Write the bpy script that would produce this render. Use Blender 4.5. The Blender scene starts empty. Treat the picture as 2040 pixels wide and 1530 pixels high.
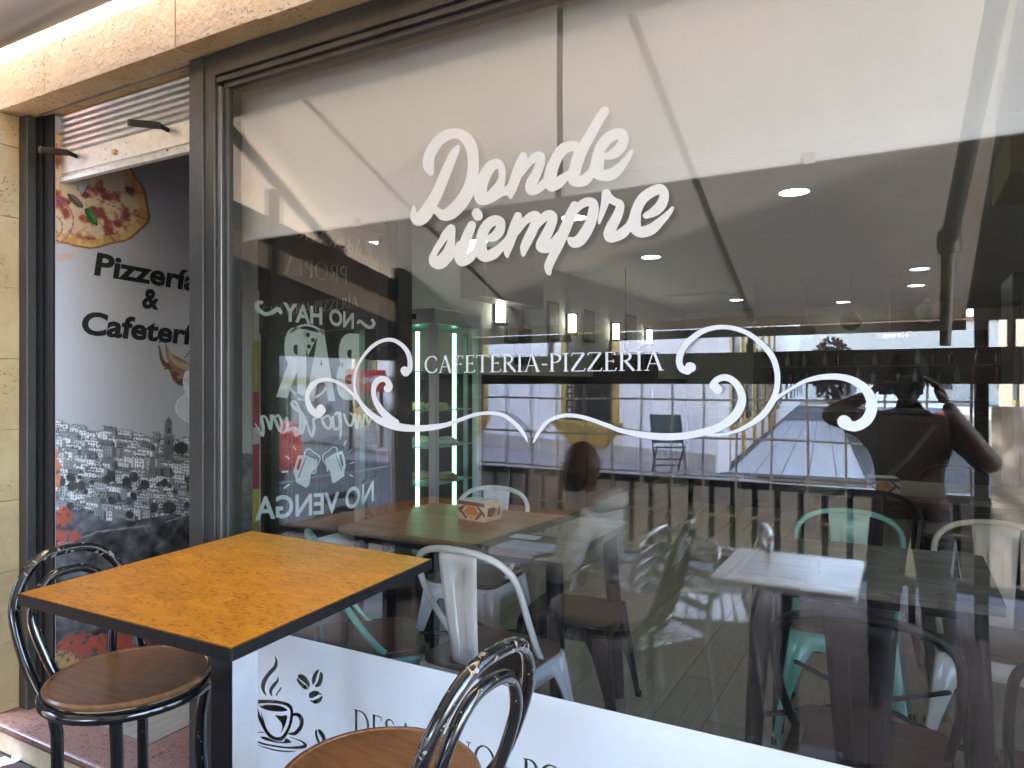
import bpy, bmesh, math, random
import numpy as np
from mathutils import Vector, Matrix, Euler
from mathutils.geometry import delaunay_2d_cdt

random.seed(7)
S = bpy.context.scene
COL = S.collection
# ------------------------------------------------------------------ camera, sky, sun, exposure
F = 1416.0
TH = math.radians(28.8)
CT, ST = math.cos(TH), math.sin(TH)
H = 1.38            # lens above the cafe floor (z = 0)
D = 1.68            # lens to the glass (y = 0)
cam_d = bpy.data.cameras.new('camera')
cam = bpy.data.objects.new('camera', cam_d)
COL.objects.link(cam)
cam.location = (0, -D, H)
cam.rotation_euler = (math.radians(90), 0, TH)
cam_d.sensor_width = 36
cam_d.lens = 36 * F / 2040
cam_d.clip_start = 0.02
cam_d.clip_end = 400
S.camera = cam

SUN_EL = math.radians(50)
SUN_AZ = math.radians(-27)     # from the street (-y), a little to the left
w = bpy.data.worlds.new('World'); S.world = w; w.use_nodes = True
wn = w.node_tree.nodes; wl = w.node_tree.links
sky = wn.new('ShaderNodeTexSky'); sky.sky_type = 'NISHITA'; sky.sun_disc = False
sky.sun_elevation = SUN_EL; sky.sun_rotation = math.pi - SUN_AZ
sky.dust_density = .6
bg = wn['Background']; bg.inputs[1].default_value = 0.15
wl.new(sky.outputs[0], bg.inputs[0])
sd = bpy.data.lights.new('sun', 'SUN'); sd.energy = 3.0; sd.angle = math.radians(0.5); sd.color = (1, .93, .82)
sun = bpy.data.objects.new('sun', sd); COL.objects.link(sun)
sdir = Vector((-math.sin(SUN_AZ) * math.cos(SUN_EL), math.cos(SUN_AZ) * math.cos(SUN_EL), -math.sin(SUN_EL)))
sun.rotation_euler = sdir.to_track_quat('-Z', 'Y').to_euler()
sun.location = (0, -6, 12)
S.view_settings.view_transform = 'Standard'
S.view_settings.look = 'None'
S.view_settings.gamma = 1
S.view_settings.exposure = 4.8
try: S.view_settings.use_curve_mapping = False
except Exception: pass
S.render.engine = 'CYCLES'
S.cycles.max_bounces = 12; S.cycles.transparent_max_bounces = 24
S.cycles.diffuse_bounces = 4; S.cycles.glossy_bounces = 5
S.cycles.sample_clamp_indirect = 6
S.cycles.caustics_reflective = False; S.cycles.caustics_refractive = False

# ------------------------------------------------------------------ geometry of rays (used to measure real positions)
def ray(u, v):
    r = (u - 1020) / F
    return Vector((r * CT - ST, r * ST + CT, (765 - v) / F))
def on_y(u, v, y=0.0):
    d = ray(u, v); t = (D + y) / d.y
    return Vector((d.x * t, y, H + d.z * t))
def on_x(u, v, x):
    d = ray(u, v); t = x / d.x
    return Vector((x, -D + d.y * t, H + d.z * t))
def on_z(u, v, z):
    d = ray(u, v); t = (z - H) / d.z
    return Vector((d.x * t, -D + d.y * t, z))
def mir(p):  # what the window shows by reflection stands on the street side
    return Vector((p[0], -p[1], p[2]))

# ------------------------------------------------------------------ materials
MATS = {}
def nt(name):
    m = bpy.data.materials.new(name); m.use_nodes = True
    return m, m.node_tree.nodes, m.node_tree.links, m.node_tree.nodes['Principled BSDF']
def rgba(c): return (c[0], c[1], c[2], 1)
def mat(name, col, rough=.5, metal=0.0, var=0.0, nscale=8, bump=0.0, bscale=60, coat=0.0, stretch=(1, 1, 1), spec=None, dirt=None, rand=0.0, emis=None, estr=0):
    if name in MATS: return MATS[name]
    m, n, l, b = nt(name)
    b.inputs['Base Color'].default_value = rgba(col)
    b.inputs['Roughness'].default_value = rough
    b.inputs['Metallic'].default_value = metal
    if coat: b.inputs['Coat Weight'].default_value = coat; b.inputs['Coat Roughness'].default_value = .08
    if spec is not None: b.inputs['Specular IOR Level'].default_value = spec
    if emis:
        b.inputs['Emission Color'].default_value = rgba(emis); b.inputs['Emission Strength'].default_value = estr
    tc = n.new('ShaderNodeTexCoord'); mp = n.new('ShaderNodeMapping'); mp.inputs['Scale'].default_value = stretch
    l.new(tc.outputs['Object'], mp.inputs[0])
    last = None
    if var:
        nz = n.new('ShaderNodeTexNoise'); nz.inputs['Scale'].default_value = nscale; nz.inputs['Detail'].default_value = 6
        nz.inputs['Roughness'].default_value = .65
        l.new(mp.outputs[0], nz.inputs['Vector'])
        cr = n.new('ShaderNodeValToRGB')
        d2 = dirt or tuple(max(0, c * (1 - var)) for c in col)
        cr.color_ramp.elements[0].color = rgba(d2); cr.color_ramp.elements[0].position = .33
        cr.color_ramp.elements[1].color = rgba(tuple(min(1, c * (1 + var * .4)) for c in col)); cr.color_ramp.elements[1].position = .66
        l.new(nz.outputs['Fac'], cr.inputs[0]); last = cr.outputs[0]
    if rand:
        oi = n.new('ShaderNodeObjectInfo')
        hs = n.new('ShaderNodeHueSaturation')
        mr = n.new('ShaderNodeMapRange'); mr.inputs['To Min'].default_value = 1 - rand; mr.inputs['To Max'].default_value = 1 + rand
        l.new(oi.outputs['Random'], mr.inputs[0]); l.new(mr.outputs[0], hs.inputs['Value'])
        if last: l.new(last, hs.inputs['Color'])
        else: hs.inputs['Color'].default_value = rgba(col)
        last = hs.outputs[0]
    if last: l.new(last, b.inputs['Base Color'])
    if bump:
        nb = n.new('ShaderNodeTexNoise'); nb.inputs['Scale'].default_value = bscale; nb.inputs['Detail'].default_value = 4
        l.new(mp.outputs[0], nb.inputs['Vector'])
        bp = n.new('ShaderNodeBump'); bp.inputs['Strength'].default_value = bump; bp.inputs['Distance'].default_value = .01
        l.new(nb.outputs['Fac'], bp.inputs['Height']); l.new(bp.outputs[0], b.inputs['Normal'])
    MATS[name] = m
    return m

def travertine():
    m, n, l, b = nt('travertine'); b.inputs['Roughness'].default_value = .75
    tc = n.new('ShaderNodeTexCoord'); oi = n.new('ShaderNodeObjectInfo')
    ad = n.new('ShaderNodeVectorMath'); ad.operation = 'ADD'
    l.new(tc.outputs['Object'], ad.inputs[0]); l.new(oi.outputs['Location'], ad.inputs[1])
    a = n.new('ShaderNodeTexNoise'); a.inputs['Scale'].default_value = 5; a.inputs['Detail'].default_value = 8; a.inputs['Roughness'].default_value = .7
    l.new(ad.outputs[0], a.inputs['Vector'])
    cr = n.new('ShaderNodeValToRGB'); e = cr.color_ramp.elements
    e[0].position = .3; e[0].color = (.44, .30, .145, 1); e[1].position = .7; e[1].color = (.54, .40, .215, 1)
    l.new(a.outputs['Fac'], cr.inputs[0])
    # pits gathered in patches
    mp = n.new('ShaderNodeMapping'); mp.inputs['Scale'].default_value = (1, 1, 1.5); l.new(ad.outputs[0], mp.inputs[0])
    v = n.new('ShaderNodeTexNoise'); v.inputs['Scale'].default_value = 75; v.inputs['Detail'].default_value = 2.5; l.new(mp.outputs[0], v.inputs['Vector'])
    c2 = n.new('ShaderNodeMapRange'); c2.inputs['From Min'].default_value = .60; c2.inputs['From Max'].default_value = .66; l.new(v.outputs['Fac'], c2.inputs[0])
    p = n.new('ShaderNodeTexNoise'); p.inputs['Scale'].default_value = 6; l.new(ad.outputs[0], p.inputs['Vector'])
    c3 = n.new('ShaderNodeMapRange'); c3.inputs['From Min'].default_value = .48; c3.inputs['From Max'].default_value = .60; l.new(p.outputs['Fac'], c3.inputs[0])
    mu = n.new('ShaderNodeMath'); mu.operation = 'MULTIPLY'; l.new(c2.outputs[0], mu.inputs[0]); l.new(c3.outputs[0], mu.inputs[1])
    mx = n.new('ShaderNodeMixRGB'); mx.inputs[2].default_value = (.26, .16, .08, 1)
    l.new(mu.outputs[0], mx.inputs[0]); l.new(cr.outputs[0], mx.inputs[1]); l.new(mx.outputs[0], b.inputs['Base Color'])
    nb = n.new('ShaderNodeTexNoise'); nb.inputs['Scale'].default_value = 38; nb.inputs['Detail'].default_value = 5; l.new(ad.outputs[0], nb.inputs['Vector'])
    sb = n.new('ShaderNodeMath'); sb.operation = 'SUBTRACT'; l.new(nb.outputs['Fac'], sb.inputs[0]); l.new(mu.outputs[0], sb.inputs[1])
    bp = n.new('ShaderNodeBump'); bp.inputs['Strength'].default_value = .55; bp.inputs['Distance'].default_value = .012
    l.new(sb.outputs[0], bp.inputs['Height']); l.new(bp.outputs[0], b.inputs['Normal'])
    return m

def glass_mat(name, ior=1.5, tint=(1, 1, 1), gain=1.8, gloss_rough=0.0, dust=0.0):
    m, n, l, b = nt(name); n.remove(b)
    out = n['Material Output']
    tr = n.new('ShaderNodeBsdfTransparent'); tr.inputs[0].default_value = rgba(tint)
    gl = n.new('ShaderNodeBsdfGlossy'); gl.inputs['Roughness'].default_value = gloss_rough
    fr = n.new('ShaderNodeFresnel'); fr.inputs[0].default_value = ior
    mu = n.new('ShaderNodeMath'); mu.operation = 'MULTIPLY'; mu.use_clamp = True; mu.inputs[1].default_value = gain
    mx = n.new('ShaderNodeMixShader')
    # faces are single sheets: use the same reflectance from both sides
    ge = n.new('ShaderNodeNewGeometry'); vm = n.new('ShaderNodeVectorMath'); vm.operation = 'DOT_PRODUCT'
    l.new(ge.outputs['Normal'], vm.inputs[0]); l.new(ge.outputs['Incoming'], vm.inputs[1])
    ab = n.new('ShaderNodeMath'); ab.operation = 'ABSOLUTE'; l.new(vm.outputs['Value'], ab.inputs[0])
    om = n.new('ShaderNodeMath'); om.operation = 'SUBTRACT'; om.inputs[0].default_value = 1; l.new(ab.outputs[0], om.inputs[1])
    pw = n.new('ShaderNodeMath'); pw.operation = 'POWER'; pw.inputs[1].default_value = 5; l.new(om.outputs[0], pw.inputs[0])
    r0 = ((ior - 1) / (ior + 1)) ** 2
    ma = n.new('ShaderNodeMath'); ma.operation = 'MULTIPLY_ADD'; ma.inputs[1].default_value = 1 - r0; ma.inputs[2].default_value = r0
    l.new(pw.outputs[0], ma.inputs[0]); l.new(ma.outputs[0], mu.inputs[0])
    n.remove(fr)
    l.new(mu.outputs[0], mx.inputs[0]); l.new(tr.outputs[0], mx.inputs[1]); l.new(gl.outputs[0], mx.inputs[2])
    if dust:   # a thin uneven film of dust and old wiping marks
        df = n.new('ShaderNodeBsdfDiffuse'); df.inputs[0].default_value = (.7, .7, .68, 1)
        tc = n.new('ShaderNodeTexCoord'); mp = n.new('ShaderNodeMapping'); mp.inputs['Scale'].default_value = (3.5, 1, .8); mp.inputs['Rotation'].default_value = (0, .5, 0)
        nz = n.new('ShaderNodeTexNoise'); nz.inputs['Scale'].default_value = 2.2; nz.inputs['Detail'].default_value = 9; nz.inputs['Roughness'].default_value = .72
        mr = n.new('ShaderNodeMapRange'); mr.inputs['From Min'].default_value = .42; mr.inputs['From Max'].default_value = .75; mr.inputs['To Min'].default_value = 0; mr.inputs['To Max'].default_value = dust
        m2 = n.new('ShaderNodeMixShader')
        l.new(tc.outputs['Object'], mp.inputs[0]); l.new(mp.outputs[0], nz.inputs['Vector']); l.new(nz.outputs['Fac'], mr.inputs[0]); l.new(mr.outputs[0], m2.inputs[0])
        l.new(mx.outputs[0], m2.inputs[1]); l.new(df.outputs[0], m2.inputs[2]); l.new(m2.outputs[0], out.inputs[0])
        return m
    l.new(mx.outputs[0], out.inputs[0])
    return m

def fabric_mat(name, col, trans=.5, var=.12, bump=0.15):
    m, n, l, b = nt(name); n.remove(b); out = n['Material Output']
    df = n.new('ShaderNodeBsdfDiffuse'); tl = n.new('ShaderNodeBsdfTranslucent'); mx = n.new('ShaderNodeMixShader'); mx.inputs[0].default_value = trans
    tc = n.new('ShaderNodeTexCoord')
    nz = n.new('ShaderNodeTexNoise'); nz.inputs['Scale'].default_value = 3; nz.inputs['Detail'].default_value = 7; l.new(tc.outputs['Object'], nz.inputs['Vector'])
    cr = n.new('ShaderNodeValToRGB'); e = cr.color_ramp.elements
    e[0].position = .3; e[1].position = .6
    e[0].color = rgba(tuple(c * (1 - var) for c in col)); e[1].color = rgba(col)
    l.new(nz.outputs['Fac'], cr.inputs[0]); l.new(cr.outputs[0], df.inputs[0]); l.new(cr.outputs[0], tl.inputs[0])
    l.new(df.outputs[0], mx.inputs[1]); l.new(tl.outputs[0], mx.inputs[2]); l.new(mx.outputs[0], out.inputs[0])
    return m

def burl():
    m, n, l, b = nt('burl laminate'); b.inputs['Roughness'].default_value = .34; b.inputs['Specular IOR Level'].default_value = .25
    tc = n.new('ShaderNodeTexCoord'); mp = n.new('ShaderNodeMapping'); mp.inputs['Scale'].default_value = (1, 2.2, 1); mp.inputs['Rotation'].default_value = (0, 0, .15)
    l.new(tc.outputs['Object'], mp.inputs[0])
    a = n.new('ShaderNodeTexNoise'); a.inputs['Scale'].default_value = 9; a.inputs['Detail'].default_value = 8; a.inputs['Roughness'].default_value = .7; a.inputs['Distortion'].default_value = .8
    l.new(mp.outputs[0], a.inputs['Vector'])
    cr = n.new('ShaderNodeValToRGB'); e = cr.color_ramp.elements
    e[0].position = .3; e[0].color = (.37, .145, .010, 1); e[1].position = .68; e[1].color = (.60, .265, .018, 1)
    l.new(a.outputs['Fac'], cr.inputs[0])
    k = n.new('ShaderNodeTexNoise'); k.inputs['Scale'].default_value = 50; k.inputs['Detail'].default_value = 5; k.inputs['Distortion'].default_value = 1.2; l.new(mp.outputs[0], k.inputs['Vector'])
    r1 = n.new('ShaderNodeMapRange'); r1.inputs['From Min'].default_value = .53; r1.inputs['From Max'].default_value = .62; r1.inputs['To Max'].default_value = .72; l.new(k.outputs['Fac'], r1.inputs[0])
    p = n.new('ShaderNodeTexNoise'); p.inputs['Scale'].default_value = 7; l.new(mp.outputs[0], p.inputs['Vector'])
    r2 = n.new('ShaderNodeMapRange'); r2.inputs['From Min'].default_value = .30; r2.inputs['From Max'].default_value = .46; l.new(p.outputs['Fac'], r2.inputs[0])
    mu = n.new('ShaderNodeMath'); mu.operation = 'MULTIPLY'; l.new(r1.outputs[0], mu.inputs[0]); l.new(r2.outputs[0], mu.inputs[1])
    mx = n.new('ShaderNodeMixRGB'); mx.inputs[2].default_value = (.13, .035, .012, 1)
    l.new(mu.outputs[0], mx.inputs[0]); l.new(cr.outputs[0], mx.inputs[1]); l.new(mx.outputs[0], b.inputs['Base Color'])
    return m

def wood(name, c0, c1, scale=6, stretch=(1, 12, 12), rough=.4, rand=0.0, coat=0.0):
    m, n, l, b = nt(name); b.inputs['Roughness'].default_value = rough
    if coat: b.inputs['Coat Weight'].default_value = coat; b.inputs['Coat Roughness'].default_value = .15
    tc = n.new('ShaderNodeTexCoord'); mp = n.new('ShaderNodeMapping'); mp.inputs['Scale'].default_value = stretch
    oi = n.new('ShaderNodeObjectInfo'); ad = n.new('ShaderNodeVectorMath'); ad.operation = 'ADD'
    cm = n.new('ShaderNodeCombineXYZ'); ml = n.new('ShaderNodeMath'); ml.operation = 'MULTIPLY'; ml.inputs[1].default_value = 37
    l.new(oi.outputs['Random'], ml.inputs[0])
    for i in range(3): l.new(ml.outputs[0], cm.inputs[i])
    l.new(tc.outputs['Object'], mp.inputs[0]); l.new(mp.outputs[0], ad.inputs[0]); l.new(cm.outputs[0], ad.inputs[1])
    a = n.new('ShaderNodeTexNoise'); a.inputs['Scale'].default_value = scale; a.inputs['Detail'].default_value = 8; a.inputs['Roughness'].default_value = .6; a.inputs['Distortion'].default_value = .6
    l.new(ad.outputs[0], a.inputs['Vector'])
    cr = n.new('ShaderNodeValToRGB'); e = cr.color_ramp.elements
    e[0].position = .3; e[0].color = rgba(c0); e[1].position = .7; e[1].color = rgba(c1)
    l.new(a.outputs['Fac'], cr.inputs[0]); last = cr.outputs[0]
    if rand:
        hs = n.new('ShaderNodeHueSaturation'); mr = n.new('ShaderNodeMapRange'); mr.inputs['To Min'].default_value = 1 - rand; mr.inputs['To Max'].default_value = 1 + rand
        l.new(oi.outputs['Random'], mr.inputs[0]); l.new(mr.outputs[0], hs.inputs['Value']); l.new(last, hs.inputs['Color']); last = hs.outputs[0]
    l.new(last, b.inputs['Base Color'])
    bp = n.new('ShaderNodeBump'); bp.inputs['Strength'].default_value = .12; bp.inputs['Distance'].default_value = .004
    l.new(a.outputs['Fac'], bp.inputs['Height']); l.new(bp.outputs[0], b.inputs['Normal'])
    return m

def chipped():
    m, n, l, b = nt('chipped black paint'); b.inputs['Coat Weight'].default_value = .6; b.inputs['Coat Roughness'].default_value = .05
    tc = n.new('ShaderNodeTexCoord')
    k = n.new('ShaderNodeTexNoise'); k.inputs['Scale'].default_value = 55; k.inputs['Detail'].default_value = 5; k.inputs['Distortion'].default_value = 1.0; l.new(tc.outputs['Object'], k.inputs['Vector'])
    p = n.new('ShaderNodeTexNoise'); p.inputs['Scale'].default_value = 6; l.new(tc.outputs['Object'], p.inputs['Vector'])
    sx = n.new('ShaderNodeSeparateXYZ'); l.new(tc.outputs['Object'], sx.inputs[0])
    hz = n.new('ShaderNodeMapRange'); hz.inputs['From Min'].default_value = .80; hz.inputs['From Max'].default_value = 1.06; hz.inputs['To Max'].default_value = .11; l.new(sx.outputs['Z'], hz.inputs[0])
    a1 = n.new('ShaderNodeMath'); a1.operation = 'MULTIPLY_ADD'; a1.inputs[1].default_value = .45; l.new(p.outputs['Fac'], a1.inputs[0]); l.new(hz.outputs[0], a1.inputs[2])
    a2 = n.new('ShaderNodeMath'); a2.operation = 'MULTIPLY_ADD'; a2.inputs[1].default_value = .9; l.new(k.outputs['Fac'], a2.inputs[0]); l.new(a1.outputs[0], a2.inputs[2])
    r1 = n.new('ShaderNodeMapRange'); r1.inputs['From Min'].default_value = .905; r1.inputs['From Max'].default_value = .915; l.new(a2.outputs[0], r1.inputs[0])
    mx = n.new('ShaderNodeMixRGB'); mx.inputs[1].default_value = (.006, .006, .007, 1); mx.inputs[2].default_value = (.26, .21, .16, 1)
    l.new(r1.outputs[0], mx.inputs[0]); l.new(mx.outputs[0], b.inputs['Base Color'])
    mr = n.new('ShaderNodeMapRange'); mr.inputs['To Min'].default_value = .14; mr.inputs['To Max'].default_value = .5; l.new(r1.outputs[0], mr.inputs[0]); l.new(mr.outputs[0], b.inputs['Roughness'])
    bp = n.new('ShaderNodeBump'); bp.invert = True; bp.inputs['Strength'].default_value = .5; bp.inputs['Distance'].default_value = .003; l.new(r1.outputs[0], bp.inputs['Height']); l.new(bp.outputs[0], b.inputs['Normal'])
    return m

def granite():
    m, n, l, b = nt('red granite'); b.inputs['Roughness'].default_value = .3
    tc = n.new('ShaderNodeTexCoord'); mp = n.new('ShaderNodeMapping'); mp.inputs['Scale'].default_value = (1, 2.4, 1); mp.inputs['Rotation'].default_value = (0, 0, .7); l.new(tc.outputs['Object'], mp.inputs[0])
    a = n.new('ShaderNodeTexNoise'); a.inputs['Scale'].default_value = 34; a.inputs['Detail'].default_value = 6; a.inputs['Distortion'].default_value = 1.5; a.inputs['Roughness'].default_value = .7; l.new(mp.outputs[0], a.inputs['Vector'])
    cr = n.new('ShaderNodeValToRGB'); e = cr.color_ramp.elements
    e[0].position = .36; e[0].color = (.035, .03, .03, 1); e[1].position = .47; e[1].color = (.30, .15, .11, 1)
    x = e.new(.56); x.color = (.34, .20, .15, 1); x = e.new(.68); x.color = (.24, .19, .16, 1)
    l.new(a.outputs['Fac'], cr.inputs[0]); l.new(cr.outputs[0], b.inputs['Base Color'])
    return m

def vcol(name, rough=.5):
    m, n, l, b = nt(name); b.inputs['Roughness'].default_value = rough
    a = n.new('ShaderNodeVertexColor'); a.layer_name = 'print'; l.new(a.outputs[0], b.inputs['Base Color'])
    return m

STONE = travertine()
BRONZE = mat('dark bronze aluminium', (.06, .058, .055), .42, .3, var=.25, nscale=5)
BLACKM = mat('black metal', (.008, .008, .009), .35, .0, var=.2, spec=.3)
BLACKP = mat('matt black edge', (.008, .008, .009), .5, bump=.1, spec=.15)
GALV = mat('galvanised steel', (.70, .70, .69), .42, .55, var=.18, nscale=25, bump=.05, bscale=90)
ALU = mat('aluminium', (.6, .6, .61), .3, .9, var=.1)
GLASS = glass_mat('window glass', 1.52, (.99, .99, .985), 2.45, 0.0, .012)
DGLASS = glass_mat('door glass', 1.52, (.95, .97, .96), 1.7)
PVC = glass_mat('clear pvc film', 1.5, (.93, .94, .96), 1.4, .04)
VINYLW = mat('white vinyl', (.67, .67, .69), .35, var=.07, nscale=2.2)
VINYLC = mat('cream vinyl', (.68, .64, .58), .4, var=.03)
VINYLG = mat('grey green vinyl', (.74, .84, .81), .5)
VINYLK = mat('black print', (.012, .014, .015), .5)
BURL = burl()
SEATW = wood('varnished brown seat wood', (.105, .045, .018), (.24, .11, .045), 5, (2, 18, 2), .33, coat=.3)
STAVE = wood('acacia stave', (.042, .035, .027), (.175, .150, .115), 5, (3, 26, 26), .38, rand=.45)
STAVER = STAVE
CHSEAT = wood('dark elm seat', (.035, .019, .011), (.13, .072, .042), 6, (3, 22, 22), .4)
CHIP = chipped()
GRAN = granite()
AWN = fabric_mat('awning canvas', (.76, .72, .66), .025, .08)
BLIND = fabric_mat('blind fabric', (.87, .845, .80), .06, .03)
PLANK = wood('wood-look tile', (.27, .235, .18), (.42, .37, .29), 5, (22, 1.4, 1), .4, rand=.10)
GROUT = mat('tile grout', (.06, .05, .045), .9)
PLASTER = mat('white plaster', (.62, .60, .56), .8, var=.08, nscale=3, bump=.15)
CEILM = mat('ceiling paint', (.68, .66, .63), .8, var=.05)
DARKW = wood('dark stained wood', (.012, .009, .008), (.04, .028, .022), 5, (12, 12, 1), .4)
WHITEP = mat('white powder coat', (.78, .78, .78), .28, coat=.4, var=.04)
MINTP = mat('mint powder coat', (.20, .52, .42), .28, coat=.4, var=.05)
CREAMP = mat('cream powder coat', (.62, .58, .48), .3, coat=.3, var=.05)
BLACKPC = mat('black powder coat', (.007, .007, .008), .45, var=.1, spec=.2)

# ------------------------------------------------------------------ builders
class MB:
    def __init__(s): s.v = []; s.f = []
    def quad(s, a, b, c, d):
        k = len(s.v); s.v += [tuple(a), tuple(b), tuple(c), tuple(d)]; s.f.append((k, k + 1, k + 2, k + 3)); return s
    def poly(s, pts):
        k = len(s.v); s.v += [tuple(p) for p in pts]; s.f.append(tuple(range(k, k + len(pts)))); return s
    def box(s, lo, hi, mtx=None):
        x0, y0, z0 = lo; x1, y1, z1 = hi
        P = [Vector(p) for p in ((x0, y0, z0), (x1, y0, z0), (x1, y1, z0), (x0, y1, z0), (x0, y0, z1), (x1, y0, z1), (x1, y1, z1), (x0, y1, z1))]
        if mtx is not None: P = [mtx @ p for p in P]
        k = len(s.v); s.v += [tuple(p) for p in P]
        for f in ((0, 3, 2, 1), (4, 5, 6, 7), (0, 1, 5, 4), (1, 2, 6, 5), (2, 3, 7, 6), (3, 0, 4, 7)): s.f.append(tuple(k + i for i in f))
        return s
    def tube(s, path, r, seg=10, closed=False, flat=1.0):
        P = [Vector(p) for p in path]; n = len(P)
        rr = r if hasattr(r, '__len__') else [r] * n
        k0 = len(s.v); up = None
        for i in range(n):
            if closed: t = P[(i + 1) % n] - P[i - 1]
            else: t = (P[min(i + 1, n - 1)] - P[max(i - 1, 0)])
            t.normalize()
            if up is None:
                up = Vector((0, 0, 1)) if abs(t.z) < .9 else Vector((1, 0, 0))
            a = t.cross(up)
            if a.length < 1e-6: a = t.cross(Vector((1, 0, 0)))
            a.normalize(); b = a.cross(t).normalized(); up = b
            for j in range(seg):
                an = 2 * math.pi * j / seg
                s.v.append(tuple(P[i] + a * math.cos(an) * rr[i] + b * math.sin(an) * rr[i] * flat))
        m = n if closed else n - 1
        for i in range(m):
            for j in range(seg):
                A = k0 + i * seg + j; B = k0 + i * seg + (j + 1) % seg
                i2 = (i + 1) % n
                s.f.append((A, B, k0 + i2 * seg + (j + 1) % seg, k0 + i2 * seg + j))
        if not closed:
            s.f.append(tuple(k0 + j for j in range(seg))[::-1]); s.f.append(tuple(k0 + (n - 1) * seg + j for j in range(seg)))
        return s
    def lathe(s, prof, c=(0, 0, 0), seg=24, axis='Z'):
        k0 = len(s.v)
        for (r, z) in prof:
            for j in range(seg):
                a = 2 * math.pi * j / seg
                p = (r * math.cos(a), r * math.sin(a), z)
                if axis == 'Y': p = (p[0], p[2], p[1])
                if axis == 'X': p = (p[2], p[0], p[1])
                s.v.append((c[0] + p[0], c[1] + p[1], c[2] + p[2]))
        for i in range(len(prof) - 1):
            for j in range(seg):
                s.f.append((k0 + i * seg + j, k0 + i * seg + (j + 1) % seg, k0 + (i + 1) * seg + (j + 1) % seg, k0 + (i + 1) * seg + j))
        s.f.append(tuple(k0 + j for j in range(seg))[::-1]); s.f.append(tuple(k0 + (len(prof) - 1) * seg + j for j in range(seg)))
        return s
    def prism(s, pts, ax, lo, hi):
        """2D outline pts extruded on axis ax ('X','Y','Z')"""
        def P(p, h):
            return {'X': (h, p[0], p[1]), 'Y': (p[0], h, p[1]), 'Z': (p[0], p[1], h)}[ax]
        k = len(s.v); n = len(pts)
        s.v += [P(p, lo) for p in pts] + [P(p, hi) for p in pts]
        s.f.append(tuple(range(k, k + n))); s.f.append(tuple(range(k + n, k + 2 * n))[::-1])
        for i in range(n): s.f.append((k + i, k + (i + 1) % n, k + n + (i + 1) % n, k + n + i))
        return s
    def mesh(s, name):
        me = bpy.data.meshes.new(name); me.from_pydata(s.v, [], s.f)
        bm = bmesh.new(); bm.from_mesh(me); bmesh.ops.remove_doubles(bm, verts=bm.verts, dist=2e-6); bmesh.ops.recalc_face_normals(bm, faces=bm.faces); bm.to_mesh(me); bm.free()
        return me
    def build(s, name, m, parent=None, smooth=False, bevel=0, world=False, solid=0, sub=0):
        me = s.mesh(name); me.materials.append(m)
        return place(name, me, parent, smooth, bevel, world, solid, sub)

def place(name, me, parent=None, smooth=False, bevel=0, world=False, solid=0, sub=0):
    o = bpy.data.objects.new(name, me); COL.objects.link(o)
    if smooth:
        for p in me.polygons: p.use_smooth = True
        me.set_sharp_from_angle(angle=math.radians(40))
    if solid:
        md = o.modifiers.new('solid', 'SOLIDIFY'); md.thickness = solid; md.offset = 0
    if sub:
        md = o.modifiers.new('sub', 'SUBSURF'); md.levels = sub; md.render_levels = sub
    if bevel:
        md = o.modifiers.new('bevel', 'BEVEL'); md.width = bevel; md.segments = 2; md.limit_method = 'ANGLE'; md.angle_limit = math.radians(40)
    if parent:
        o.parent = parent
        if world: o.location = -parent.location
    return o

def thing(name, label, cat, loc=(0, 0, 0), rot=0, group=None):
    o = bpy.data.objects.new(name, None); COL.objects.link(o); o.location = loc; o.rotation_euler = (0, 0, rot)
    o.empty_display_size = .1
    o['label'] = label; o['category'] = cat
    if group: o['group'] = group
    return o
def tag(o, label, cat, group=None):
    o['label'] = label; o['category'] = cat
    if group: o['group'] = group
    return o
def struct(o): o['kind'] = 'structure'; return o
def stuff(o): o['kind'] = 'stuff'; return o
def copytree(root, loc, rot, label, group=None):
    def cp(o, parent):
        c = o.copy(); COL.objects.link(c); c.parent = parent
        for ch in kids(o): cp(ch, c)
        return c
    r = cp(root, None); r.location = loc; r.rotation_euler = (0, 0, rot); r['label'] = label
    if group: r['group'] = group
    return r
def kids(o): return [c for c in bpy.data.objects if c.parent == o]

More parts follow.
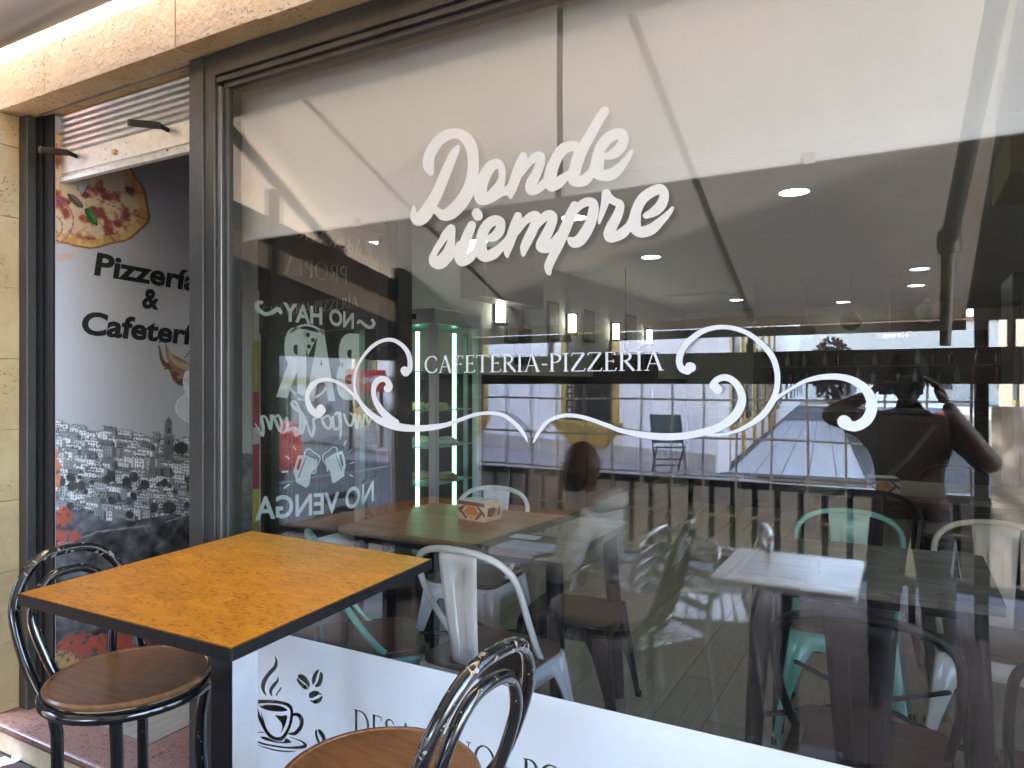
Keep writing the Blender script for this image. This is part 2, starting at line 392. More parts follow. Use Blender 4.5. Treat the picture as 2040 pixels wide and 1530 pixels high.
# --- flat lettering and cut vinyl: union of polygons and strokes, minus holes
def ccw(p):
    a = sum(p[i][0] * p[(i + 1) % len(p)][1] - p[(i + 1) % len(p)][0] * p[i][1] for i in range(len(p)))
    return p if a > 0 else p[::-1]
def cr_spline(pts, n=5, closed=False):
    out = []; m = len(pts)
    for i in range(m if closed else m - 1):
        p0 = pts[(i - 1) % m] if closed else pts[max(i - 1, 0)]
        p1 = pts[i]; p2 = pts[(i + 1) % m]; p3 = pts[(i + 2) % m] if closed else pts[min(i + 2, m - 1)]
        for k in range(n):
            t = k / n
            out.append(tuple(.5 * ((2 * b) + (-a + c) * t + (2 * a - 5 * b + 4 * c - d) * t * t + (-a + 3 * b - 3 * c + d) * t ** 3) for a, b, c, d in zip(p0, p1, p2, p3)))
    if not closed: out.append(tuple(pts[-1]))
    return out
def stroke(pts, n=5, smooth=True, cap=True):
    q = cr_spline(pts, n) if smooth and len(pts) > 2 else list(pts)
    polys = []
    for i in range(len(q) - 1):
        (x0, y0, r0), (x1, y1, r1) = q[i], q[i + 1]
        dx, dy = x1 - x0, y1 - y0; L = math.hypot(dx, dy)
        if L < 1e-6: continue
        nx, ny = -dy / L, dx / L
        polys.append([(x0 + nx * r0, y0 + ny * r0), (x0 - nx * r0, y0 - ny * r0), (x1 - nx * r1, y1 - ny * r1), (x1 + nx * r1, y1 + ny * r1)])
    for i, (x, y, r) in enumerate(q):
        if not cap and i in (0, len(q) - 1): continue
        k = 16 if r > 3 else 10
        ph = .137 * i
        polys.append([(x + r * math.cos(2 * math.pi * j / k + ph), y + r * math.sin(2 * math.pi * j / k + ph)) for j in range(k)])
    return polys
def fill2d(pos, neg=(), eps=1e-5):
    verts = []; faces = []
    al = [q for p in pos for q in p]
    kk = 3000 / max(max(q[0] for q in al) - min(q[0] for q in al), max(q[1] for q in al) - min(q[1] for q in al))
    pos = [[(a * kk, b * kk) for a, b in p] for p in pos]; neg = [[(a * kk, b * kk) for a, b in p] for p in neg]
    for p in list(pos) + list(neg):
        p = ccw(p); k = len(verts); verts += [Vector((a, b)) for a, b in p]; faces.append(list(range(k, k + len(p))))
    V, E, Fc, ov, oe, of = delaunay_2d_cdt(verts, [], faces, 1, eps, True)
    npos = len(pos)
    fs = [f for f, o in zip(Fc, of) if o and min(o) < npos and not any(i >= npos for i in o)]
    return [v / kk for v in V], fs
def decal(name, pos, neg, fn, m, parent=None, world=False):
    V, fs = fill2d(pos, neg)
    mb = MB(); mb.v = [tuple(fn(p[0], p[1])) for p in V]; mb.f = [tuple(f) for f in fs]
    return mb.build(name, m, parent, world=world)

FONTMESH = {}
def text_mesh(s, offset=0.0, shear=0.0):
    key = (s, offset, shear)
    if key in FONTMESH: return FONTMESH[key]
    cu = bpy.data.curves.new('t', 'FONT'); cu.body = s; cu.offset = offset; cu.shear = shear; cu.resolution_u = 4
    o = bpy.data.objects.new('t', cu); COL.objects.link(o)
    dg = bpy.context.evaluated_depsgraph_get()
    me = bpy.data.meshes.new_from_object(o.evaluated_get(dg))
    bpy.data.objects.remove(o)
    V = [tuple(v.co) for v in me.vertices]; Fc = [tuple(p.vertices) for p in me.polygons]
    bpy.data.meshes.remove(me); FONTMESH[key] = (V, Fc); return V, Fc
def text_on(name, s, A, B, hgt, m, parent=None, nrm=(0, 0, 0), offset=0.0, shear=0.0, world=False, up=Vector((0, 0, 1)), cap=None):
    """lettering on a plane: from A to B along the baseline, hgt = height of a capital"""
    V, Fc = text_mesh(s, offset, shear)
    x0 = min(v[0] for v in V); x1 = max(v[0] for v in V); ch = cap or .69
    A = Vector(A); B = Vector(B); nrm = Vector(nrm)
    mb = MB(); mb.v = [tuple(A + (B - A) * ((v[0] - x0) / (x1 - x0)) + up * (v[1] / ch * hgt) + nrm) for v in V]; mb.f = Fc
    return mb.build(name, m, parent, world=world)

# --- a roman serif alphabet drawn with broad and thin strokes (cap height 1)
TK, TN = .058, .022
def arc(cx, cy, rx, ry, a0, a1, w=TK, n=14, pw=1.0):
    out = []
    for i in range(n + 1):
        a = math.radians(a0 + (a1 - a0) * i / n)
        k = abs(math.cos(a)) ** pw
        out.append((cx + rx * math.cos(a), cy + ry * math.sin(a), TN + (w - TN) * k))
    return ('s', out)
def ln(x0, y0, x1, y1, w=TK): return ('l', [(x0, y0, w), (x1, y1, w)])
def sf(x, y, l=.13): return ('l', [(x - l, y, TN * .9), (x + l, y, TN * .9)])
SERIF = {
 'I': (.34, [ln(.17, 0, .17, 1), sf(.17, .02), sf(.17, .98)]),
 'E': (.62, [ln(.17, 0, .17, 1), sf(.13, .02), ln(.1, .98, .52, .98, TN), ln(.17, .52, .46, .52, TN), ln(.1, .02, .55, .02, TN), ln(.52, .98, .53, .84, TN), ln(.46, .6, .46, .44, TN), ln(.55, .02, .6, .18, TN)]),
 'F': (.58, [ln(.17, 0, .17, 1), sf(.17, .02), ln(.1, .98, .52, .98, TN), ln(.17, .5, .44, .5, TN), ln(.52, .98, .54, .83, TN), ln(.44, .58, .44, .42, TN)]),
 'L': (.58, [ln(.17, 0, .17, 1), sf(.17, .98), ln(.07, .02, .52, .02, TN), ln(.52, .02, .57, .19, TN)]),
 'T': (.68, [ln(.34, 0, .34, 1), sf(.34, .02), ln(.03, .98, .65, .98, TN), ln(.03, .98, .01, .83, TN), ln(.65, .98, .67, .83, TN)]),
 'A': (.82, [ln(.12, .02, .40, 1, TN), ln(.40, 1.02, .70, .02), ln(.22, .35, .58, .35, TN), sf(.11, .02, .11), sf(.72, .02, .12)]),
 'C': (.78, [arc(.45, .5, .36, .5, 48, 312), ln(.70, .88, .72, .72, TN), ln(.70, .12, .73, .28, TN)]),
 'O': (.92, [arc(.46, .5, .38, .5, 0, 360, n=26)]),
 'D': (.84, [ln(.17, 0, .17, 1), arc(.36, .5, .40, .48, -90, 90), ln(.07, .98, .38, .98, TN), ln(.07, .02, .38, .02, TN)]),
 'P': (.62, [ln(.17, 0, .17, 1), sf(.17, .02), arc(.30, .74, .25, .24, -90, 90), ln(.07, .98, .32, .98, TN), ln(.17, .5, .32, .5, TN)]),
 'B': (.68, [ln(.17, 0, .17, 1), arc(.30, .755, .22, .225, -90, 90), arc(.32, .27, .27, .25, -90, 90), ln(.07, .98, .32, .98, TN), ln(.17, .53, .32, .53, TN), ln(.07, .02, .34, .02, TN)]),
 'R': (.72, [ln(.17, 0, .17, 1), sf(.17, .02), arc(.30, .75, .24, .23, -90, 90), ln(.07, .98, .32, .98, TN), ln(.17, .52, .32, .52, TN), ln(.33, .52, .70, .0)]),
 'Z': (.72, [ln(.10, .98, .66, .98, TN), ln(.64, .96, .08, .04), ln(.06, .02, .66, .02, TN), ln(.10, .98, .07, .83, TN), ln(.66, .02, .70, .18, TN)]),
 'S': (.56, [('s', [(.46, .84, TN), (.40, .94, .03), (.28, .98, .03), (.15, .92, .045), (.11, .78, .055), (.17, .65, .058), (.30, .54, .062), (.43, .42, .058), (.47, .26, .055), (.40, .09, .045), (.26, .02, .03), (.14, .06, .03), (.08, .20, TN)])]),
 'N': (.86, [ln(.16, .02, .16, .98, TN), ln(.12, .98, .70, .02), ln(.70, 0, .70, .98, TN), sf(.15, .02, .1), sf(.70, .98, .1), sf(.10, .98, .07)]),
 'Y': (.74, [ln(.06, .98, .37, .46), ln(.68, .98, .37, .46, TN), ln(.37, .48, .37, 0), sf(.37, .02), sf(.07, .98, .09), sf(.68, .98, .09)]),
 'U': (.82, [('s', [(.17, .98, TK), (.17, .6, TK), (.17, .32, TK), (.24, .10, .05), (.42, .02, .035), (.59, .10, .03), (.66, .32, TN), (.66, .6, TN), (.66, .98, TN)]), sf(.17, .98), sf(.66, .98, .1)]),
 '-': (.34, [ln(.04, .40, .30, .40, .04)]),
 ' ': (.34, []),
}
def serif(s, gap=.035):
    """list of polygons for a string + total width"""
    polys = []; x = 0
    for ch in s:
        base = {'Í': 'I', 'Ó': 'O'}.get(ch, ch)
        wd, parts = SERIF[base]
        for kind, pts in parts:
            q = [(a + x, b, r) for a, b, r in pts]
            polys += stroke(q, 3, smooth=(kind == 's'), cap=(kind == 's'))
        if ch != base: polys += stroke([(x + wd / 2 - .03, 1.10, .018), (x + wd / 2 + .10, 1.32, .045)], smooth=False)
        x += wd + gap
    return polys, x - gap
def serif_on(name, s, A, B, hgt, m, parent=None, nrm=(0, 0, 0), world=False, gap=.035):
    polys, W = serif(s, gap)
    A = Vector(A); B = Vector(B); nrm = Vector(nrm)
    return decal(name, polys, [], lambda a, b: A + (B - A) * (a / W) + Vector((0, 0, b * hgt)) + nrm, m, parent, world)

# --- bodies: one skinned surface
def skin_mesh(name, joints, bones, m, parent=None, sub=2, root=0, world=False):
    me = bpy.data.meshes.new(name); names = list(joints)
    idx = {k: i for i, k in enumerate(names)}
    me.from_pydata([joints[k][:3] for k in names], [(idx[a], idx[b]) for a, b in bones], [])
    o = bpy.data.objects.new(name, me); COL.objects.link(o)
    md = o.modifiers.new('skin', 'SKIN'); md.use_smooth_shade = True; md.branch_smoothing = .6
    for i, k in enumerate(names):
        r = joints[k][3]; r2 = joints[k][4] if len(joints[k]) > 4 else r
        me.skin_vertices[0].data[i].radius = (r, r2); me.skin_vertices[0].data[i].use_root = (i == root)
    sb = o.modifiers.new('sub', 'SUBSURF'); sb.levels = sub; sb.render_levels = sub
    dg = bpy.context.evaluated_depsgraph_get()
    m2 = bpy.data.meshes.new_from_object(o.evaluated_get(dg)); bpy.data.objects.remove(o)
    m2.name = name; m2.materials.clear(); m2.materials.append(m)
    return place(name, m2, parent, smooth=False, world=world)

def clothing(name, body, keep, off, m, parent):
    """a garment grown from the body surface: the faces that pass keep(), pushed outwards"""
    bm = bmesh.new(); bm.from_mesh(body.data); bm.normal_update()
    bmesh.ops.delete(bm, geom=[f for f in bm.faces if not keep(f.calc_center_median())], context='FACES')
    rnd = random.Random(3)
    nr = {v.index: v.normal.copy() for v in bm.verts}
    for v in bm.verts:
        q = v.co
        v.co = q + nr[v.index] * (off + .004 * math.sin(q.z * 70 + q.x * 30) * math.sin(q.x * 55 + q.y * 40))
    me = bpy.data.meshes.new(name); bm.to_mesh(me); bm.free(); me.materials.append(m)
    o = place(name, me, parent, smooth=True, world=True); 
    md = o.modifiers.new('solid', 'SOLIDIFY'); md.thickness = .004; md.offset = 1
    return o
# ================================================================== SHOPFRONT STRUCTURE
random.seed(11)
def block(par, lo, hi, m=STONE, name='stone_block', bev=.0025):
    c = [(a + b) / 2 for a, b in zip(lo, hi)]
    mb = MB().box([a - k for a, k in zip(lo, c)], [b - k for b, k in zip(hi, c)])
    o = mb.build(name, m, par, bevel=bev); o.location = Vector(c) - (par.location if par else Vector())
    return o
facade = thing('stone_facade', 'pitted cream travertine cladding blocks forming the pier and lintel round the shopfront', 'wall', (-3.5, 0, 0))
g = .0007
xs = [-4.17 + .4 * k for k in range(17)]
for r_, (z0, z1) in enumerate(((2.52, 2.93), (2.93, 3.35))):
    for i, x in enumerate(xs[:-1]):
        dx = .003 * ((i * 7) % 3 - 1)
        block(facade, (x + g + dx, -.112 - .0018 * ((i * 5) % 3), z0 + g + (.0025 * ((i * 3) % 2) if r_ == 0 else 0)), (x + .4 - g + dx, .10, z1 - g))
zz = [0.0, .287, .587, .887, 1.187, 1.487, 1.787, 2.087, 2.387, 2.52]
for i in range(9):
    block(facade, (-3.90, -.112 - .0015 * (i % 2), zz[i] + g), (-3.312 + .0015 * (i % 3), .10, zz[i + 1] - g))
for i in range(9):
    block(facade, (1.72, -.112, zz[i] + g), (2.3, .10, zz[i + 1] - g))
wallb = MB().box((-4.2, .10, 2.52), (2.4, .24, 3.6)).box((-4.2, .10, 0), (-3.34, .24, 2.52)).box((1.74, .10, 0), (2.4, .24, 2.52))
struct(wallb.build('wall', mat('mortar', (.3, .24, .16), .9)))
facade2 = MB().box((-12, -.10, 3.36), (8, .24, 6.5)).box((-12, -.10, -.12), (-4.18, .09, 3.35)).box((2.31, -.10, -.12), (8, .09, 3.35))
struct(facade2.build('upper_wall', mat('ochre render', (.55, .45, .32), .85, var=.1, bump=.2)))

# step and ground
st = MB().box((-6, -.150, -.035), (-2.43, .037, 0)).box((-2.43, -.150, -.035), (2.3, .06, 0)).box((-2.531, .0375, -.034), (-2.2, .955, -.0003))
o = struct(st.build('threshold', GRAN, bevel=.008))
struct(MB().box((-6, -.140, -.12), (2.3, .06, -.036)).build('step_riser', mat('cream riser stone', (.62, .50, .34), .7, var=.2, nscale=12, bump=.2)))
ground = struct(MB().box((-60, -90, -.30), (60, .3, -.145)).build('ground', mat('concrete', (.25, .24, .22), .9, var=.2, nscale=2, bump=.2)))
terr = struct(MB().box((-6.4, -3.9, -.144), (2.6, -.141, -.124)).build('terrace', GROUT))
TT = wood('terrace tile', (.085, .058, .048), (.14, .105, .09), 14, (3, 3, 3), .9, rand=.12)
TT.node_tree.nodes['Principled BSDF'].inputs['Specular IOR Level'].default_value = .15
tile_me = None
for i in range(21):
    for j in range(9):
        o = place('tile', tile_me, terr) if tile_me else None
        if o is None:
            mb = MB().box((-.206, -.206, -.01), (.206, .206, .0)); tile_me = mb.mesh('tile'); tile_me.materials.append(TT)
            o = place('tile', tile_me, terr)
        o.location = (-6.1 + .418 * i, -.36 - .418 * j, -.116)
lit = MB(); pp = [on_z(u, v, -.1155) for u, v in ((-40, 1525), (10, 1507), (22, 1513), (27, 1489), (36, 1492), (44, 1496), (52, 1505), (40, 1514), (27, 1521), (5, 1526), (-20, 1545))]
pp = [Vector((p.x, p.y, -.1148)) for p in pp]
lit.prism([(p.x, p.y) for p in pp], 'Z', -.1152, -.1142)
tag(lit.build('paint_spill', mat('white paint', (.75, .78, .82), .5)), 'dried white paint spill on the reddish terrace tile below the step', 'paint spill')

# window frame
frame = thing('shopfront_frame', 'dark bronze aluminium shopfront frame with entrance opening on the left', 'window frame', (-2.1, 0, 0))
def fr(name, *boxes, m=BRONZE, bev=.002):
    mb = MB()
    for b in boxes: mb.box(*b)
    return mb.build(name, m, frame, bevel=bev, world=True)
fr('post', ((-2.200, -.036, 0), (-2.128, .055, 2.518)))
fr('post', ((-2.126, -.030, 0), (-2.075, .055, 2.518)))
fr('glazing_bead', ((-2.073, -.022, .07), (-2.052, .05, 2.405)), m=mat('grey aluminium bead', (.16, .15, .145), .3, .6))
fr('glazing_bead', ((-2.050, -.012, .07), (-2.030, .05, 2.398)))
fr('top_rail', ((-2.073, -.034, 2.440), (1.7, .055, 2.518)), ((-2.073, -.024, 2.418), (1.7, .05, 2.438)), ((-2.051, -.012, 2.398), (1.7, .05, 2.4165)))
fr('bottom_rail', ((-2.073, -.034, .001), (1.7, .055, .048)), ((-2.073, -.02, .05), (1.7, .05, .068)))
fr('post', ((1.61, -.036, .0), (1.70, .055, 2.518)))
fr('post', ((-3.308, -.034, 0), (-3.245, .055, 2.518)))
fr('shutter_guide', ((-3.243, .0, 0), (-3.20, .055, 2.518)), ((-3.243, .09, 0), (-3.20, .12, 2.518)), ((-3.243, .057, 0), (-3.235, .088, 2.518)), m=BLACKP)
fr('jamb_strip', ((-3.199, .010, 0), (-3.132, .0185, 2.518)), m=BLACKP)
fr('shutter_guide', ((-2.235, .01, 0), (-2.2015, .045, 2.518)), m=BLACKP)
fr('shutter_box', ((-3.2, -.012, 2.519), (-2.2, .0, 2.60)), ((-3.2, .13, 2.45), (-2.2, .35, 2.6)), m=mat('grey steel box', (.12, .12, .12), .4, .6))

# rolling shutter
sh = thing('rolling_shutter', 'mostly raised galvanised roller shutter above the entrance with two dark levers', 'shutter', (-2.7, .06, 2.233))
z = 2.364
prof = [(0, 0), (-.012, .004), (-.016, .012), (-.012, .020), (-.002, .024), (.002, .0265)]
k = 0
while z < 2.52:
    mb = MB()
    for (a0, b0), (a1, b1) in zip(prof, prof[1:]):
        mb.quad((-3.199, .055 + a0, z + b0), (-2.236, .055 + a0, z + b0), (-2.236, .055 + a1, z + b1), (-3.199, .055 + a1, z + b1))
    o = mb.build('slat', GALV, sh, world=True, solid=.0012); z += .0268
bar = MB()
bp_ = [(0, 2.234), (-.018, 2.236), (-.020, 2.252), (-.006, 2.262), (-.006, 2.268), (-.012, 2.272), (-.012, 2.352), (-.004, 2.362), (.004, 2.363)]
for (a0, b0), (a1, b1) in zip(bp_, bp_[1:]):
    bar.quad((-3.199, .055 + a0, b0), (-2.236, .055 + a0, b0), (-2.236, .055 + a1, b1), (-3.199, .055 + a1, b1))
bar.build('bottom_bar', GALV, sh, world=True, solid=.0015)
for (u, v) in ((122, 309), (304, 257)):
    p = on_y(u + 26, v + 3, .04)
    mb = MB()
    mb.prism([(-.062, .012), (-.045, .024), (-.01, .026), (.02, .014), (.022, 0), (-.01, -.004), (-.03, .004), (-.05, .002)], 'Z', -.006, .006)
    mb.v = [(p.x + q[0] * 1.35, p.y - .060 + .045 * (q[0] / .06) + q[1] * .6, p.z + .004 + q[2] * 2.2 - q[0] * .15) for q in mb.v]
    lv = mb.build('lever', mat('dark iron', (.035, .033, .03), .4, .7), sh, world=True, bevel=.003)
    MB().tube([(p.x + .012, p.y + .002, p.z), (p.x + .018, p.y - .045, p.z + .004)], .009, 10).build('lever_pin', mat('dark iron', (), 0), sh, world=True, smooth=True)
p = on_y(229, 303, .041)
MB().lathe([(.010, 0), (.011, -.004), (.0085, -.008), (0.001, -.008)], (p.x, p.y, p.z), 16, 'Y').build('lock_cylinder', mat('brass', (.55, .36, .12), .35, 1), sh, world=True, smooth=True)
for (u, v) in ((210, 297), (210, 317), (251, 285), (251, 307), (152, 350), (334, 300)):
    p = on_y(u, v, .042)
    MB().lathe([(.005, 0), (.0045, -.002), (.001, -.003)], (p.x, p.y, p.z), 10, 'Y').build('rivet', GALV if v not in (350, 300) else BLACKM, sh, world=True, smooth=True)

# window panes
pane = thing('shop_window_glass', 'large double pane of shopfront glass behind the white lettering', 'window pane', (-.2, 0, .07))
def sheet(name, y, m, x0=-2.031, x1=1.609, z0=.068, z1=2.398):
    return MB().quad((x0, y, z0), (x1, y, z0), (x1, y, z1), (x0, y, z1)).build(name, m, pane, world=True)
sheet('outer_pane', 0.0, GLASS)
sheet('inner_pane', 0.016, GLASS)

# ================================================================== VINYL ON THE GLASS
WY = -.0025
def W(u, v): return on_y(u, v, WY)
c1 = lambda X, Y: (780 + X / 3.4, 180 + Y / 3.4)
def st1(pts, n=5):
    return stroke([(780 + x / 3.4, 180 + y / 3.4, r / 3.4) for x, y, r in pts], n)
DONDE = [
 [(268,558,20),(252,520,36),(250,470,38),(268,415,38),(310,350,38),(370,305,36),(440,292,34),(495,315,38),(535,370,40),(552,450,38),(552,540,38),(538,630,42),(505,710,44),(455,780,46),(400,830,46),(350,845,36),(305,812,24)],
 [(450,383,14),(425,425,28),(390,505,33),(350,600,36),(308,700,38),(262,780,42),(222,845,48),(180,878,40),(150,850,26),(150,790,10)],
 [(712,494,32),(668,520,38),(628,585,40),(604,660,42),(606,725,44),(640,738,38),(695,705,42),(740,690,30),(795,690,20)],
 [(712,494,32),(742,520,26),(750,580,24),(735,640,30),(695,690,36)],
 [(893,448,28),(872,510,36),(845,580,36),(820,650,34),(808,700,24),(806,730,8)],
 [(745,690,26),(780,680,30),(815,650,30)],
 [(880,560,20),(930,490,26),(975,452,30),(1006,450,32),(1005,500,32),(978,570,34),(945,635,38),(948,676,34),(995,665,30),(1040,625,28),(1085,600,26)],
 [(1225,375,34),(1165,395,38),(1118,460,38),(1085,540,42),(1075,610,42),(1082,652,34),(1125,630,38),(1170,590,30),(1200,560,16)],
 [(1443,142,32),(1402,205,33),(1352,295,35),(1308,370,38),(1272,440,42),(1248,520,40),(1232,590,40),(1242,622,30),(1300,612,38),(1345,570,32),(1370,535,20)],
 [(1225,375,34),(1275,395,36)],
 [(1350,565,26),(1385,510,38),(1400,440,38),(1430,365,38),(1485,310,38),(1550,294,36),(1572,335,34),(1545,395,36),(1495,435,32),(1445,448,20)],
 [(1405,470,38),(1395,550,44),(1435,575,38),(1495,565,40),(1550,520,30),(1600,455,20),(1628,408,12)],
]
SIEMPRE = [
 [(402,938,30),(368,975,28),(338,1025,24),(305,1075,22),(280,1125,22)],
 [(402,945,32),(405,1000,26),(398,1055,32),(372,1120,42),(330,1165,46),(292,1160,38),(275,1125,20)],
 [(385,1135,30),(430,1085,18),(460,1040,20)],
 [(545,912,28),(518,975,34),(488,1050,36),(465,1115,40),(475,1158,34),(525,1138,32),(565,1098,24)],
 [(577,832,34),(585,850,34)],
 [(560,1105,22),(600,1050,34),(618,965,36),(655,905,36),(705,880,34),(740,895,30),(732,950,34),(695,990,32),(650,1003,20)],
 [(608,1030,36),(605,1090,44),(640,1125,38),(700,1100,36),(755,1045,24),(800,990,20)],
 [(857,852,28),(838,915,36),(815,985,36),(792,1055,32),(782,1100,22),(784,1128,8)],
 [(850,960,20),(900,890,26),(955,850,30),(985,856,30),(965,925,34),(930,1000,34),(900,1065,30),(893,1112,14)],
 [(945,965,20),(1000,895,26),(1055,845,32),(1092,858,32),(1075,925,34),(1035,1005,38),(1015,1055,38),(1050,1070,32),(1100,1035,34),(1140,980,28)],
 [(1240,778,28),(1212,850,36),(1175,940,38),(1135,1030,38),(1095,1120,32),(1064,1190,30),(1066,1235,18)],
 [(1205,870,20),(1265,790,26),(1325,755,30),(1368,772,32),(1362,850,36),(1330,935,38),(1280,1010,40),(1235,1030,36),(1205,1008,16)],
 [(1455,702,33),(1450,745,30),(1432,810,22),(1412,870,16),(1406,900,9)],
 [(1455,715,33),(1505,750,26),(1548,775,28),(1530,850,34),(1492,920,38),(1478,980,42),(1500,1000,30),(1560,970,36),(1612,922,30)],
 [(1600,930,26),(1640,880,36),(1660,810,36),(1700,735,36),(1760,690,36),(1820,668,34),(1848,705,32),(1830,770,36),(1785,818,34),(1725,848,22)],
 [(1655,850,36),(1650,925,42),(1692,960,38),(1760,940,38),(1825,885,28),(1875,835,20),(1902,798,12)],
]
pol = []
for s_ in DONDE: pol += st1(s_, 4)
tag(decal('window_lettering', pol, [], W, VINYLC), 'cream brush script word Donde stuck high on the shop window', 'lettering')
pol = []
for s_ in SIEMPRE: pol += st1(s_, 4)
tag(decal('window_lettering', pol, [], W, VINYLC), 'cream brush script word siempre stuck on the shop window below Donde', 'lettering')

# curled ornament
def st2(pts, ox, oy, k, n=6): return stroke([(ox + x / k, oy + y / k, r / k) for x, y, r in pts], n)
pol = []
for s_ in ([(702,476,26),(728,470,20),(738,425,17),(725,355,16),(685,300,14),(620,263,13),(550,268,12),(480,308,12),(420,375,10),(378,450,9),(360,540,9),(365,610,9),(392,670,12),(440,735,17),(510,795,22),(590,832,26),(680,855,26),(780,862,22),(880,855,20),(980,838,16),(1080,802,13),(1180,768,12),(1280,757,12),(1375,775,13),(1455,835,14),(1508,900,12),(1533,950,5)],
           [(700,470,28),(708,482,28)],
           [(405,690,10),(345,625,10),(275,565,11),(195,532,12),(125,537,14),(70,575,19),(42,635,14),(48,695,19),(80,748,24),(120,765,22),(142,738,26)], [(133,725,27),(128,732,27)],
           [(585,592,26),(592,585,26)], [(600,575,20),(580,535,20),(540,527,20),(503,555,20),(490,605,16),(500,665,17),(532,725,22),(585,785,26),(640,825,26)]):
    pol += st2(s_, 600, 600, 3.4)
pol += stroke([(600 + 1575 / 3.4, 600 + 955 / 3.4, 1.5), (600 + 1605 / 3.4, 600 + 895 / 3.4, 3.4), (600 + 1665 / 3.4, 600 + 820 / 3.4, 3.6), (600 + 1745 / 3.4, 600 + 782 / 3.4, 3.7), (1138, 827.5, 3.8), (1168, 833, 4), (1203, 845, 4.1), (1238, 858, 4.6), (1279, 866, 6.2), (1320, 870, 7), (1361, 868.5, 7), (1400, 861, 7.5), (1435, 850, 8), (1460, 832, 9), (1474, 812, 9), (1478, 790, 8), (1467, 765, 7), (1447, 752, 6.5), (1428, 757, 6.5), (1421, 768, 8)], 6)
pol += stroke([(1426, 772, 9), (1430, 776, 9.5)], 2)
pol += stroke([(1400, 864, 3), (1430, 866, 2.5), (1460, 861, 3), (1490, 848, 4.5), (1518, 828, 6), (1535, 806, 6.5), (1545, 785, 6), (1549, 760, 5.5), (1547, 735, 5.8), (1537, 708, 6), (1512, 680, 5), (1481, 660, 4.6), (1443, 651.5, 4.4), (1407, 657, 5), (1380, 673, 6), (1360, 695, 6.6), (1353, 718, 6.6), (1358, 734, 7), (1370, 739, 7.5)], 6)
pol += stroke([(1374, 731, 9.5), (1377, 732, 9.5)], 2)
pol += stroke([(1530, 812, 4), (1548, 793, 3.5), (1575, 775, 3), (1605, 759, 4), (1640, 751, 5.5), (1680, 752, 6.5), (1712, 765, 8), (1732, 787, 10), (1737, 812, 11), (1727, 836, 11), (1706, 849, 10), (1688, 847, 10)], 6)
pol += stroke([(1681, 840, 13), (1684, 842, 13)], 2)
tag(decal('scroll_ornament', pol, [], W, VINYLW), 'white curled scroll ornament in vinyl sweeping across the shop window', 'ornament')
serif_line = serif_on('window_lettering', 'CAFETERIA-PIZZERÍA', W(845, 743), W(1322, 738), (W(1150, 740) - W(1150, 703)).length, VINYLW)
tag(serif_line, 'white roman capitals CAFETERIA-PIZZERÍA between the curls of the ornament', 'lettering')

# lower white band with cut-outs (letters and drawings are clear glass)
Wk = lambda X, Y: (370 + X / 5.463, 1250 + Y / 5.463)
def wk(pts, n=5, closed=True): return [(lambda p: p)(Wk(*q)) for q in cr_spline(pts, n, True)]
neg = []
neg.append(wk([(965,295),(1000,370),(985,450),(920,520),(875,600),(860,670),(878,742),(840,705),(818,640),(840,560),(900,480),(955,420),(975,350)]))
neg.append(wk([(1000,528),(1012,580),(975,640),(940,690),(943,750),(912,715),(915,660),(955,605),(992,570)]))
neg.append(wk([(1037,645),(1036,680),(1005,715),(992,752),(985,720),(1010,685)]))
def beans(polys):
    for p in polys: neg.append(wk(p))
beans([[(1228,515),(1262,508),(1310,540),(1345,590),(1350,640),(1330,640),(1290,600),(1240,560),(1222,540)],
       [(1215,548),(1245,580),(1290,620),(1332,650),(1330,675),(1290,670),(1245,630),(1215,585)],
       [(1455,458),(1420,468),(1388,510),(1372,570),(1385,622),(1410,590),(1425,530),(1440,495)],
       [(1468,480),(1492,510),(1492,570),(1470,625),(1430,650),(1405,635),(1432,600),(1450,550),(1455,510)],
       [(1345,760),(1342,725),(1375,695),(1425,690),(1470,715),(1478,735),(1440,735),(1400,760),(1370,770)],
       [(1355,785),(1390,792),(1430,775),(1465,755),(1488,745),(1480,790),(1440,828),(1390,825),(1358,800)],
       [(1415,1110),(1432,1130),(1432,1170),(1450,1220),(1472,1260),(1465,1292),(1440,1255),(1415,1200),(1408,1150)],
       [(1448,1105),(1485,1130),(1512,1170),(1522,1220),(1505,1265),(1492,1250),(1480,1200),(1455,1160),(1440,1125)]])
# the cup: outline ring, handle, coffee, shade, saucer
def ring(outer, inner):
    n_ = len(outer)
    for i in range(n_ - 1):
        yield [outer[i], outer[i + 1], inner[i + 1], inner[i]]
outer = cr_spline([(740,798),(820,785),(960,790),(1080,812),(1150,850),(1170,930),(1160,1020),(1135,1100),(1090,1190),(1040,1235),(960,1225),(890,1180),(830,1080),(785,980),(762,880),(755,840)], 4)
inner = cr_spline([(775,835),(830,826),(950,826),(1060,842),(1125,880),(1138,935),(1130,1010),(1110,1080),(1065,1160),(1030,1190),(975,1190),(915,1150),(865,1070),(820,970),(790,890),(780,850)], 4)
for q in ring(outer, inner): neg.append([Wk(*p) for p in q])
neg.append(wk([(800,858),(850,842),(950,842),(1050,862),(1108,900),(1050,916),(950,912),(860,892)]))
neg.append(wk([(975,955),(1040,962),(1100,958),(1098,1010),(1075,1080),(1035,1150),(1050,1090),(1040,1040),(1000,990)]))
neg.append(wk([(815,912),(830,950),(850,1010),(872,1085),(845,1030),(825,970)]))
for q in stroke([(1168, 950, 14), (1215, 948, 20), (1255, 985, 22), (1262, 1045, 22), (1235, 1110, 22), (1180, 1155, 20), (1125, 1155, 10)], 4): neg.append([Wk(*p) for p in q])
neg.append(wk([(812,1190),(880,1195),(960,1230),(1060,1245),(1090,1205),(1150,1250),(1060,1262),(940,1245),(850,1220)]))
